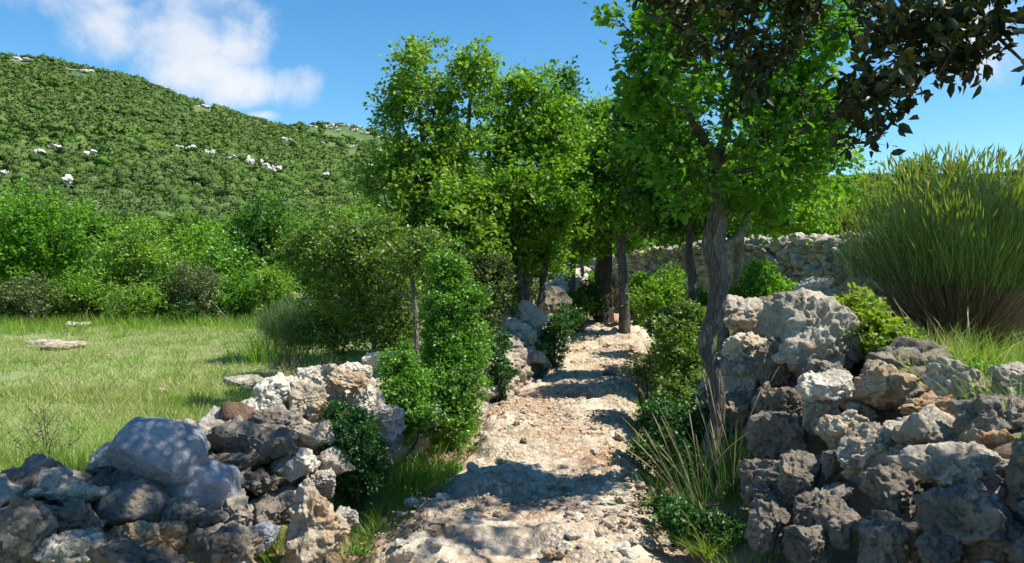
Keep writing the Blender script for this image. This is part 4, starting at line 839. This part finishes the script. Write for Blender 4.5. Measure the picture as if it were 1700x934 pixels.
bush('boxwood_bush', 'tall bright green boxwood column at the path edge', 'bush', (*P(748, 700, 6.7)[:2], .05),
     [blob(748,510,6.9,40,52),blob(756,560,6.8,42,48),blob(752,600,6.8,44,50),blob(756,640,6.6,46,46),blob(748,690,6.5,44,38),blob(730,560,6.9,24,44),blob(718,655,6.5,36,34),blob(742,455,6.9,28,24),blob(764,430,6.9,8,22),blob(734,440,6.9,9,20),blob(790,500,6.8,12,26),blob(790,590,6.7,16,30)], 700, 60, .115, .026, 'box', 'box', seed=52, up=.35, ntw=6)
bush('boxwood_bush', 'low bright boxwood growing over the wall under the pale thin stem', 'bush', (*P(668, 700, 6.2)[:2], .1),
     [blob(655,612,6.2,22,26),blob(684,635,6.2,24,28),blob(645,662,6.1,24,24),blob(694,690,6.1,22,24),blob(670,655,6.1,26,26),blob(672,592,6.2,9,16)], 230, 54, .075, .025, 'box', 'box', seed=53, up=.35)
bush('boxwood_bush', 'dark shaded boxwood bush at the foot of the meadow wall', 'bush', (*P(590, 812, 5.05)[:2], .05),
     [blob(585,715,5.0,36,40),blob(600,760,5.0,42,46),blob(565,765,5.0,26,36),blob(612,790,4.95,32,24),blob(556,690,5.1,16,18),blob(550,730,5.0,16,18)], 330, 54, .06, .021, 'box_shade', 'box', seed=54, up=.35)
bush('shrub', 'dark leafy shrub in front of the white wall stub', 'shrub', (*P(826, 632, 8.6)[:2], .1), [blob(822,600,8.6,18,30),blob(832,570,8.7,12,20),blob(835,622,8.5,18,14)], 60, 48, .09, .035, 'box_shade', seed=55)
bush('shrub', 'pale leaved shrub behind the tall boxwood near the white wall stub', 'shrub', (*P(800, 545, 10.2)[:2], .2), [blob(815,470,10.4,40,44),blob(795,520,10.2,34,30),blob(770,470,10.4,30,40),blob(830,500,10.6,24,24)], 170, 48, .14, .045, 'shrub_olive', seed=56)
bush('shrub', 'dark low shrub under the tall slab beside the path', 'shrub', (*P(920, 570, 11.2)[:2], .15), [blob(925,545,11.3,28,20),blob(905,565,11.,20,14),blob(940,530,11.8,20,22)], 90, 48, .12, .04, 'box_shade', seed=57)
bush('shrub', 'small bright shrub at the foot of the white wall stub', 'shrub', (*P(895, 588, 10.4)[:2], .1), [blob(896,575,10.4,11,10)], 26, 40, .07, .03, 'bright', seed=58, nst=3)
# right bank
bush('shrub', 'leafy light green shrub on the bank beside the slender oak trunk', 'shrub', (*P(1125, 655, 7.6)[:2], .15), [blob(1130,560,7.6,34,26),blob(1140,600,7.4,30,34),blob(1108,590,7.6,20,22),blob(1150,535,7.8,22,26),blob(1120,650,7.2,26,24),blob(1105,548,7.7,12,22),blob(1135,520,7.7,10,18)], 190, 44, .11, .032, 'oak_olive', seed=59)
bush('shrub', 'bright leafy shrub on the bank between the pale trunks and the path', 'shrub', (*P(1090, 515, 12.2)[:2], .6), [blob(1095,490,12.2,30,20),blob(1075,505,12,26,16),blob(1110,475,12.6,22,16),blob(1120,455,12.4,9,14)], 110, 44, .19, .045, 'oak', seed=60)
bush('shrub', 'bright leafy bush below the long wall behind the massive wall', 'shrub', (*P(1255, 505, 9.2)[:2], .8), [blob(1265,480,9.3,34,28),blob(1240,490,9.2,26,20),blob(1290,490,9.4,22,18),blob(1262,455,9.5,18,18)], 170, 46, .11, .04, 'bright', seed=61)
bush('shrub', 'trailing thin green shrub hanging over the path edge under the light green shrub', 'shrub', (*P(1075, 640, 8.0)[:2], .05), [blob(1065,605,8,22,18),blob(1050,620,8,18,10)], 34, 30, .09, .03, 'shrub_olive', seed=62, nst=4)
bush('shrub', 'dark undergrowth bush, spread to deepen the shade at the foot of the massive wall', 'shrub', (*P(1125, 760, 5.9)[:2], .1), [blob(1125,720,5.9,40,34),blob(1105,690,6.2,30,24),blob(1140,770,5.4,34,30),blob(1160,700,5.9,20,34),blob(1085,700,6.3,26,26),blob(1075,750,5.8,20,20)], 230, 44, .075, .028, 'box_shade', seed=63)  # undergrowth widened with dark leaves to stand in for deep verge shade
bush('shrub', 'low dark plants at the bottom edge below the slender oak trunk', 'shrub', (*P(1140, 900, 4.5)[:2], .05), [blob(1135,870,4.5,38,20),blob(1190,880,4.45,34,20),blob(1105,840,4.8,24,14)], 110, 40, .06, .024, 'box_shade', seed=64)
bush('shrub', 'lime yellow-green leafy shrub sprawling over the massive wall below the broom', 'shrub', (*P(1480, 625, 5.2)[:2], .85), [blob(1430,520,5.6,26,28),blob(1455,550,5.4,36,30),blob(1490,580,5.2,40,32),blob(1530,610,5.0,38,24),blob(1500,625,4.8,30,16),blob(1425,500,5.8,14,14),blob(1560,625,5,24,14)], 330, 44, .075, .032, 'shrub_lime', seed=65)
bush('shrub', 'small bright plant between the lumpy grey rock and the picture edge', 'shrub', (*P(1630, 650, 4.7)[:2], .8), [blob(1630,628,4.7,30,22),blob(1655,640,4.6,20,14)], 90, 40, .06, .026, 'bright', seed=66)
bush('shrub', 'leafy shrub under the trees at the upper path bend', 'shrub', (*P(985, 490, 15.5)[:2], .6), [blob(985,482,15.5,24,12)], 50, 40, .18, .05, 'oak_dark', seed=67)

for i_, (px_, py_, d_, sc_, lf_, lb_) in enumerate([(985,470,17.5,20,'bright','bright shrub closing the far end of the path between the trunks'),(940,478,16.5,16,'oak_dark','dark shrub against the low broken wall at the path bend'),(1065,470,15,18,'oak','green shrub at the foot of the forked sunlit trunk'),(1015,492,18,20,'oak_dark','dark shrub added to darken the path end behind the two close trunks'),(955,500,14.5,14,'oak_dark','low dark shrub beside the path opposite the forked sunlit trunk'),  # the dark shrub behind the trunks stands in for shadow there
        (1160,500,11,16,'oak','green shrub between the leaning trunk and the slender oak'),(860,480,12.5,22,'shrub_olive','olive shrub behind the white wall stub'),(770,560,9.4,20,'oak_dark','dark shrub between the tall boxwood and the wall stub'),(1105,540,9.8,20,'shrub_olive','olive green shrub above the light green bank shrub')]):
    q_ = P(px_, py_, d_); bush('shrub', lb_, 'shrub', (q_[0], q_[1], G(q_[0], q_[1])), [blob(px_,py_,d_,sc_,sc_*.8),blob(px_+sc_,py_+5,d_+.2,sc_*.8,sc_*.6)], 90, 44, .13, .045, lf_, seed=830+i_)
# ------------------------------------------------------------------ brooms
def broom(label, base, cen, rad, n, seed, hs=1., tips=True, wid=.0045, wood_n=500, group=None, spread=1.):
    rng = np.random.default_rng(seed); b = np.array(base, float); rt = root('broom_bush', tuple(b), label, 'bush', group); cen = np.array(cen)-b; rad = np.array(rad)
    def strands(n, t0, t1, w_, fan, buf, el0=-.15):
        # every stem fans from the foot to a point on the dome
        a = rng.uniform(0, 2*math.pi, n); el = np.arcsin(rng.uniform(el0, 1, n)); lump = 1+.13*fbm(np.stack([np.cos(a)*2, np.sin(a)*2, el*2], 1)+seed, 3, seed)
        E = cen+np.stack([np.cos(a)*np.cos(el), np.sin(a)*np.cos(el), np.sin(el)], 1)*rad*(lump*rng.uniform(.62, 1.05, n))[:, None]
        B = rng.normal(size=(n, 3))*np.array([.09, .09, .0])*fan; c1 = B*.5+E*.5+np.array([0, 0, -.06])*1.; c1[:, :2] = B[:, :2]*.45+E[:, :2]*.55+rng.normal(size=(n, 2))*.05; c1[:, 2] = E[:, 2]*.40
        def bz(t): t = t[:, None]; return (1-t)**2*B+2*t*(1-t)*c1+t*t*E
        t1_ = np.broadcast_to(t1, (n,)); S = unit(rng.normal(size=(n, 3))); ps = []
        for i in range(4): ps.append(bz(t0+(t1_-t0)*i/3))
        wob = rng.normal(size=(n, 3))*.02; V = []
        for i, q in enumerate(ps):
            ww = w_*(1-.75*i/3)*.5; q = q+wob*math.sin(i/3*3.1)
            V += [q-S*ww, q+S*ww] if i < 3 else [q]
        V = np.stack(V, 1).reshape(-1, 3); o = (np.arange(n)*7)[:, None, None]
        buf.add(V, [(o+np.array([(0, 1, 3, 2), (2, 3, 5, 4)])[None]).reshape(-1, 4), (o+np.array([(4, 5, 6)])[None]).reshape(-1, 3)]); return ps[-1], ps[-1]-ps[-2]
    bw = Buf(); strands(wood_n, np.zeros(wood_n), rng.uniform(.55, 1.0, wood_n), wid*2.1, 1., bw); bw.build('woody_stems', M['broom_wood'], rt, False)
    bg_ = Buf(); t0 = rng.uniform(.62, .92, n); e, dr = strands(n, t0, np.minimum(1., t0+rng.uniform(.2, .5, n)), wid, 1.3, bg_, .28)
    # upright side twigs filling the dome
    m_ = int(n*2.1); a = rng.uniform(0, 2*math.pi, m_); rr = rng.uniform(.0, 1, m_)**.4; el = np.arcsin(np.clip(rng.uniform(.24, 1, m_)**.9+.14*rng.normal(size=m_), -.1, 1)); q = cen+np.stack([np.cos(a)*np.cos(el), np.sin(a)*np.cos(el), np.sin(el)], 1)*rad*rr[:, None]*.97
    km = fbm(q*3.2+seed, 2, 8) > -.28; q, rr, m_ = q[km], rr[km], int(km.sum()); dirs = unit(q*np.array([1, 1, .0])+rng.normal(size=(m_, 3))*.25*np.array([1, 1, 0])); blades(bg_, q-np.array([0, 0, .12]), rng.uniform(.06, .19, m_)*hs, wid*.9, rng, .30, .15, 2, unit(dirs+rng.normal(size=(m_, 3))*np.array([.5, .5, 0])))
    bg_.build('green_stems', M['broom'], rt, False)
    if tips:
        k = int(n*.14); top = q[:, 2]+rng.normal(size=m_)*.16 > cen[2]+rad[2]*.28; I = rng.choice(np.where(top & (rr > .72))[0], k); bt = Buf()
        s0 = q[I]+np.array([0, 0, .12])+dirs[I]*.06; d_ = unit(dirs[I]*.35+rng.normal(size=(k, 3))*.22+np.array([0, 0, 1.])); ln = rng.uniform(.05, .14, k)*hs
        for j in range(3):
            a_ = unit(np.cross(d_, rng.normal(size=(k, 3)))); w_ = .0075*hs; V = np.stack([s0, s0+d_*ln[:, None]*.4+a_*w_, s0+d_*ln[:, None], s0+d_*ln[:, None]*.4-a_*w_], 1).reshape(-1, 3)
            bt.add(V, [(np.arange(k)*4)[:, None]+np.array([0, 1, 2, 3])])
        bt.build('seed_spikes', M['broom_tip'], rt, False)
    return rt
bb = P(1590, 610, 6.6); bb[2] = G(bb[0], bb[1])
broom('huge domed broom bush with yellow seed spikes behind the massive wall', bb, P(1575, 470, 6.6)+np.array([.1, .1, 0]), (1.05, .95, 1.02), 13000, 31, wood_n=3000, wid=.0042)
bb = P(1800, 600, 7.2); bb[2] = G(bb[0], bb[1])
broom('second broom bush merging with the first at the picture edge', bb, P(1760, 480, 7.2), (.75, .7, .95), 3500, 32, wood_n=500)
bb = P(520, 625, 8.6); bb[2] = G(bb[0], bb[1])
broom('wispy pale broom bush at the meadow side of the young oak', bb, P(515, 555, 8.6), (.50, .5, .45), 3600, 33, tips=False, wood_n=60, wid=.005)
bb = P(470, 600, 9.6); bb[2] = G(bb[0], bb[1])
broom('smaller feathery broom bush at the meadow corner', bb, P(480, 540, 9.8), (.42, .4, .38), 2000, 34, tips=False, wood_n=40, wid=.005)

# ------------------------------------------------------------------ holm oak reaching over the path from outside the picture
hb = np.array([3.6, .9, .75]); rng = np.random.default_rng(8)
vis = [blob(1480,60,2.5,70,60,.3),blob(1440,150,2.4,46,50,.25),blob(1450,215,2.35,44,42,.2),blob(1560,60,2.5,70,40,.3),blob(1640,75,2.4,60,42,.25),blob(1510,120,2.5,44,40,.25),blob(1690,100,2.4,24,30,.2),blob(1610,-10,2.5,110,26,.3),blob(1455,10,2.6,60,40,.3),
       blob(1140,20,3.0,50,44,.25),blob(1215,50,3.0,50,46,.25),blob(1270,80,2.9,46,54,.25),blob(1250,140,2.9,34,40,.2),blob(1150,100,3.0,30,26,.2),blob(1300,0,2.9,60,30,.3),blob(1100,-30,3.0,60,30,.3)]
vis = [(c, np.array(r)*.74) for c, r in vis]; attv = clusters(vis, 112, rng, .15)
hid = [((-.4,3.3,3.5),(.7,.5,.28)),((.3,3.6,3.6),(.7,.5,.25)),((-.1,4.0,3.7),(.6,.4,.2)),((.6,4.2,3.75),(.5,.35,.2)),((-.9,2.9,3.4),(.5,.6,.3)),((.2,3.0,3.5),(.7,.5,.3)),((3.2,2.6,3.6),(.7,.7,.4)),((3.8,2.2,3.8),(.6,.8,.4)),((2.6,3.0,3.6),(.5,.6,.3)),((1.9,4.2,3.75),(.75,.35,.22)),((3.0,3.4,3.7),(.5,.4,.25)),((1.5,4.7,3.85),(.7,.3,.16)),((2.4,4.7,3.9),(.6,.3,.18)),((-.6,3.7,3.6),(.6,.4,.2)),((.2,3.3,3.7),(.8,.5,.25)),((3.5,1.4,3.8),(.8,.6,.5))]  # unseen part of the canopy, placed and thickened to shade the foreground
atth = clusters(hid, 1180, rng, .1)
att = np.concatenate([attv, atth])
tree('holm_oak', 'dark leathery-leaved holm oak reaching in over the massive wall, seen against the light', 'tree',
     [([hb, (3.5,1.0,1.6), (3.2,1.2,2.5), (2.7,1.6,3.2)], [.16,.14,.12,.09], None, .8), ([(3.3,1.15,2.3), (2.4,2.0,2.75), P(1560,10,2.6), P(1530,120,2.5), P(1470,215,2.4)], [.055,.035,.014,.008,.004], 1),
      ([(2.9,1.5,3.0), (2.0,2.2,3.1), (1.2,2.7,3.0), P(1240,20,3.0)], [.07,.05,.030,.012], 1), ([(2.7,1.6,3.2), (1.2,2.2,3.5), (.4,3.0,3.6), (-.5,3.3,3.5)], [.07,.05,.035,.015], 1), ([(2.8,1.6,3.2), (3.0,2.4,3.5), (2.8,3.2,3.7), (2.1,4.1,3.8)], [.06,.045,.03,.015], 1),
      (W(2.45, (1600,-20),(1640,50),(1690,100)), [.010,.007,.004], 1)],
     None, 0, 34, .090, .038, 'holm', 'bark_dark', 'holm', seed=42, att=att, step=.10, ntw=4, r0=.0018, up=.2, droop=.5, sides=14)
# ------------------------------------------------------------------ grass and weeds
rng = np.random.default_rng(99)
def wall_x(y): return np.interp(y, LC[:, 1], LC[:, 0])
def field_pts(n, y0, y1, powr, seed):
    r = np.random.default_rng(seed); y = y0+(y1-y0)*r.uniform(0, 1, n)**powr; xl = -.70*y-1.2; xr = np.minimum(wall_x(y)-.25, xc(y)-1.7); x = xl+(xr-xl)*r.uniform(0, 1, n); return x, y
bA = Buf(); bB = Buf(); bD = Buf()
for (n, y0, y1, h0, h1, wd, buf, sd_) in ((60000, 3.6, 9, .03, .09, .006, bA, 1), (65000, 8, 20, .03, .10, .011, bA, 2), (42000, 3.6, 20, .04, .13, .008, bD, 3)):
    x, y = field_pts(n, y0, y1, 1.1, sd_); den = fbm(xy0(x, y, .8), 3, 44); k = den > -.9 if buf is not bD else (fbm(xy0(x*.6, y, 1.1), 3, 91) > .18); x, y, den = x[k], y[k], den[k]
    h = (h0+(h1-h0)*rng.uniform(0, 1, len(x)))*(.75+.5*np.clip(den+.3, 0, 1)); blades(buf, gpts(x, y), h, wd, rng, .45, .6, 2)
# taller clumps in the field
def clump_pts(n, per, rad, xf, seed):
    r = np.random.default_rng(seed); cx, cy_ = xf(n, r); x = np.repeat(cx, per)+r.normal(size=n*per)*rad; y = np.repeat(cy_, per)+r.normal(size=n*per)*rad; dx = x-np.repeat(cx, per); dy = y-np.repeat(cy_, per)
    return x, y, unit(np.stack([dx, dy, np.zeros_like(dx)], 1)+1e-4)
def xf(n, r): y = 4+14*r.uniform(0, 1, n)**1.3; xl = -.68*y-1; xr = wall_x(y)-.3; return xl+(xr-xl)*r.uniform(0, 1, n), y
x, y, dr = clump_pts(420, 26, .07, xf, 7); blades(bB, gpts(x, y), rng.uniform(.07, .20, len(x)), .007, rng, .35, .8, 3, dr)
# long grass along the far side of the wall and at the foot of the shrubs
def xf2(n, r): y = 3.9+6*r.uniform(0, 1, n)**1.1; return wall_x(y)-.32-np.abs(r.normal(size=n))*.32, y
x, y, dr = clump_pts(260, 34, .05, xf2, 8); blades(bB, gpts(x, y), rng.uniform(.18, .46, len(x)), .006, rng, .30, .7, 3, dr)
def xf3(n, r): y = 15+4.2*r.uniform(0, 1, n)**.5; return -.66*y+(r.uniform(0, 1, n))*(.66*y-4.3), y
x, y, dr = clump_pts(230, 24, .16, xf3, 9); blades(bB, gpts(x, y), rng.uniform(.06, .42, len(x)), .012, rng, .3, .6, 2, dr)
tag(bA.build('meadow_grass', M['grass'], smooth=False), 'short green meadow grass', 'grass', kind='stuff')
tag(bD.build('dry_grass', M['grass_dry'], smooth=False), 'straw coloured dry blades in the meadow', 'grass', kind='stuff')
# verges of the path
bV = Buf()
def vf(side, a, b_, y0, y1):
    def f(n, r):
        y = y0+(y1-y0)*r.uniform(0, 1, n); return xc(y)+side*(a+(b_-a)*r.uniform(0, 1, n)), y
    return f
for side, a, b_, y0, y1, n, hh, sd_ in ((-1, .72, 1.5, 4.2, 8.5, 200, .13, 1), (-1, .95, 1.3, 8.5, 14, 60, .12, 2), (1, .78, 1.7, 5.0, 9, 170, .16, 3), (1, .95, 2.2, 9, 16, 260, .22, 4), (-1, .1, .8, 5, 12, 16, .08, 5), (1, .1, .7, 6, 13, 10, .08, 6), (1, 1., 1.5, 4, 5, 30, .12, 7)):
    x, y, dr = clump_pts(n, 24, .05, vf(side, a, b_, y0, y1), 200+sd_); blades(bV, gpts(x, y), rng.uniform(.4, 1.2, len(x))*hh, .006, rng, .35, .8, 2, dr)
def xf4(n, r): y = 3.6+5.5*r.uniform(0, 1, n); return foot(y)+.95+r.uniform(0, 1.8, n), y
x, y, dr = clump_pts(240, 26, .06, xf4, 12); blades(bV, gpts(x, y), rng.uniform(.12, .35, len(x)), .006, rng, .35, .8, 3, dr)
tag(bV.build('verge_grass', M['grass_bright'], smooth=False), 'green grass and weeds along the path verges', 'grass', kind='stuff')
tag(bB.build('tall_grass', M['grass_bright'], smooth=False), 'longer grass clumps of the meadow and the wall foot', 'grass', kind='stuff')
# tufts that stand out
def tuft(label, loc, n, h, lean, mat='grass_bright', wd=.006, rad=.04, curve=.7, seed=0, name='grass_tuft', seeds=0, bias=None, group='grass tufts'):
    r = np.random.default_rng(seed); b = Buf(); B = np.zeros((n, 3)); B[:, :2] = r.normal(size=(n, 2))*rad; dr = unit(B+r.normal(size=(n, 3))*np.array([rad, rad, 0])+1e-5)
    if bias is not None: dr = unit(dr+np.array(bias))
    rt = root(name, tuple(loc), label, 'grass tuft', group); blades(b, B-np.array([0, 0, .02]), r.uniform(.5, 1.1, n)*h, wd, r, lean, curve, 4, dr); b.build('blades', M[mat], rt, False)
    if seeds:
        s = Buf(); k = seeds; B = np.zeros((k, 3)); B[:, :2] = r.normal(size=(k, 2))*rad; d2 = unit(B+r.normal(size=(k, 3))*np.array([.1, .1, 0])); d2 = d2 if bias is None else unit(d2+np.array(bias))
        for i in range(k):
            L = h*r.uniform(.95, 1.5); ln = lean*r.uniform(.5, 1.6); t = np.linspace(0, 1, 9); pts = B[i]+d2[i]*(ln*t+.45*t*t*ln)[:, None]*L+np.array([0, 0, 1])*(t*L*(1-.25*ln*t))[:, None]
            rr = np.where(t < .72, .0011, .0034)*np.where(t > .97, .3, 1); s.add(*tube(pts, rr, 5))
        s.build('seed_heads', M['grass_dry'], rt)
    return rt
def gl(px, py, d): p = P(px, py, d); return (p[0], p[1], G(p[0], p[1]))
tuft('fine blue-green feather grass at the foot of the slender oak trunk', gl(1215, 800, 5.15), 110, .62, .22, 'grass_blue', .006, .07, .35, 1, seeds=8)
tuft('feather grass with straw seed heads arching towards the path below the slender oak', gl(1165, 840, 4.85), 60, .55, .4, 'grass_blue', .005, .05, .4, 2, seeds=16, bias=(-.9, -.2, 0))
tuft('bright fresh grass tuft at the bottom edge of the picture below the oak trunk', gl(1180, 925, 4.35), 130, .20, .6, 'grass_bright', .006, .03, .8, 3, seeds=6, bias=(-.3, 0, 0))
tuft('grass tuft with tall seed heads on the bank above the light green shrub', gl(1100, 540, 10.2), 160, .40, .3, 'grass_bright', .009, .10, .6, 4, seeds=16)
tuft('grass tuft beside the pointed rock at the foot of the meadow wall', gl(462, 905, 4.2), 70, .20, .4, 'grass_bright', .006, .04, .7, 5)
tuft('tall lush grass clump between the boxwood bushes at the path edge', gl(665, 770, 5.55), 260, .36, .35, 'grass_bright', .007, .10, .8, 6)
tuft('lush grass clump at the base of the tall boxwood column', gl(700, 760, 5.9), 200, .28, .4, 'grass_bright', .007, .12, .8, 7)
tuft('small green tuft growing alone in the middle of the path', gl(915, 745, 7.0), 50, .14, .4, 'grass_bright', .007, .04, .7, 8)
tuft('grass tuft in the dappled shade at the near path edge', gl(625, 880, 4.6), 70, .10, .7, 'grass_bright', .006, .08, .7, 9)
tuft('dry and green grass tuft under the broom bush', gl(1600, 640, 5.4), 260, .42, .5, 'grass', .006, .16, .9, 10, seeds=12)
tuft('dry grass fringe at the foot of the broom, towards the lime shrub', gl(1530, 610, 5.8), 180, .40, .4, 'grass_dry', .005, .14, .9, 11)
tuft('tall grass with pale stems at the meadow corner before the trees', gl(450, 560, 11.0), 320, .62, .3, 'grass_bright', .009, .24, .6, 12, seeds=14)
tuft('lush long grass fringe behind the perched boulder', gl(360, 740, 5.3), 220, .40, .35, 'grass_bright', .007, .14, .8, 13)
tuft('long grass clump at the meadow edge in front of the perched boulder', gl(120, 830, 4.75), 260, .36, .4, 'grass_bright', .007, .16, .8, 14)
tuft('wide long grass clump at the picture edge beside the meadow wall', gl(20, 840, 4.6), 260, .34, .45, 'grass_bright', .007, .18, .8, 15)
# clumps on the wall side of the meadow
# low leafy weeds by the path
for i, (px_, py_, d, lb, lf) in enumerate([(615, 918, 4.35, 'small round-leaved weed at the bottom edge beside the pointed rock', 'bright'), (700, 885, 4.65, 'low weed in the dappled shade on the near path edge', 'box'), (1030, 815, 5.1, 'small weed on the verge above the flat pale rock', 'shrub_lime'),
        (1115, 700, 6.4, 'leafy weed at the shaded verge beside the path', 'box'), (745, 760, 6.2, 'low weed at the base of the tall boxwood column', 'bright')]):
    l = gl(px_, py_, d); bush('weed', lb, 'weed', l, [((l[0], l[1], l[2]+.03), (.10, .09, .035))], 34, 30, .04, .017, lf, seed=800+i, nst=3)
# spindly plant in the meadow
l = gl(62, 805, 4.9); r = np.random.default_rng(3); rt = root('spindly_plant', l, 'spindly dark stemmed plant with fine twigs standing in the meadow grass', 'plant'); b = Buf(); bl_ = Buf(); L = Vector(l)
for (dx, h, b_) in ((.0, .46, 0), (-.10, .34, .1), (.16, .40, .12), (.06, .5, .05), (-.2, .28, .15), (.28, .30, .1)):
    t = np.linspace(0, 1, 10); pts = np.stack([dx*t**1.2, .05*np.sin(t*4+dx*9), h*t], 1); b.add(*tube(pts, np.linspace(.004, .0012, 10), 5))
    for j in range(2, 9):
        for s in (-1, 1):
            q = pts[j]; e = q+np.array([s*.09*(1-.5*t[j]), r.normal()*.04, .08]); b.add(*tube(np.stack([q, (q+e)/2+np.array([0, 0, -.01]), e]), [.0018, .0014, .0008], 4)); C = q+(e-q)*r.uniform(.2, 1, (7, 1))+r.normal(size=(7, 3))*.008; bl_.add(*leaves_arr(C, .014, 'box', r, .4))
b.build('stem', M['twig'], rt); bl_.build('leaves', M['shrub_olive'], rt, False)
M['litter'] = leafmat('fallen_leaves', (.16, .10, .05), (.30, .20, .10), (.38, .30, .18), .1, .2)
r = np.random.default_rng(44); n = 2600; y = 3.6+12*r.uniform(0, 1, n)**1.4; t = r.choice([-1, 1], n)*(.25+1.05*r.uniform(0, 1, n)**.6); x = xc(y)+t
z = np.maximum(ground(x, y)-.14, path_z(x, y, np.clip((x-xc(y))/.97, -1.35, 1.35)))+.008; lb_ = Buf(); lb_.add(*leaves_arr(np.stack([x, y, z], 1), .026, 'box', r, 2.5))
tag(lb_.build('leaf_litter', M['litter'], smooth=False), 'brown fallen leaves scattered along the path edges', 'leaf litter', kind='stuff')
# rocks showing in the meadow
for i, (px_, py_, d, w_, lb) in enumerate([(108, 578, 13.5, .38, 'flat pale rock slab showing through the meadow grass'), (70, 562, 14.5, .26, 'second pale rock slab just beyond the first in the meadow'), (128, 526, 17.6, .3, 'grey rock at the far meadow edge under the trees'),
        (268, 630, 8.8, .07, 'small pale stone in the middle of the meadow grass'), (410, 612, 9.4, .3, 'low brownish rock at the meadow edge near the broom'), (430, 618, 9.1, .2, 'pale tan rock beside the brownish one near the meadow broom')]):
    l = gl(px_, py_, d); o = stone_ob('rock', (l[0], l[1], l[2]+.03), (w_, w_*.7, .07 if w_ > .1 else .04), 5000+i, 'slab', 'stone_tan' if i in (0, 5) else 'stone', 5); tag(o, lb, 'rock', 'rocks lying in the meadow')
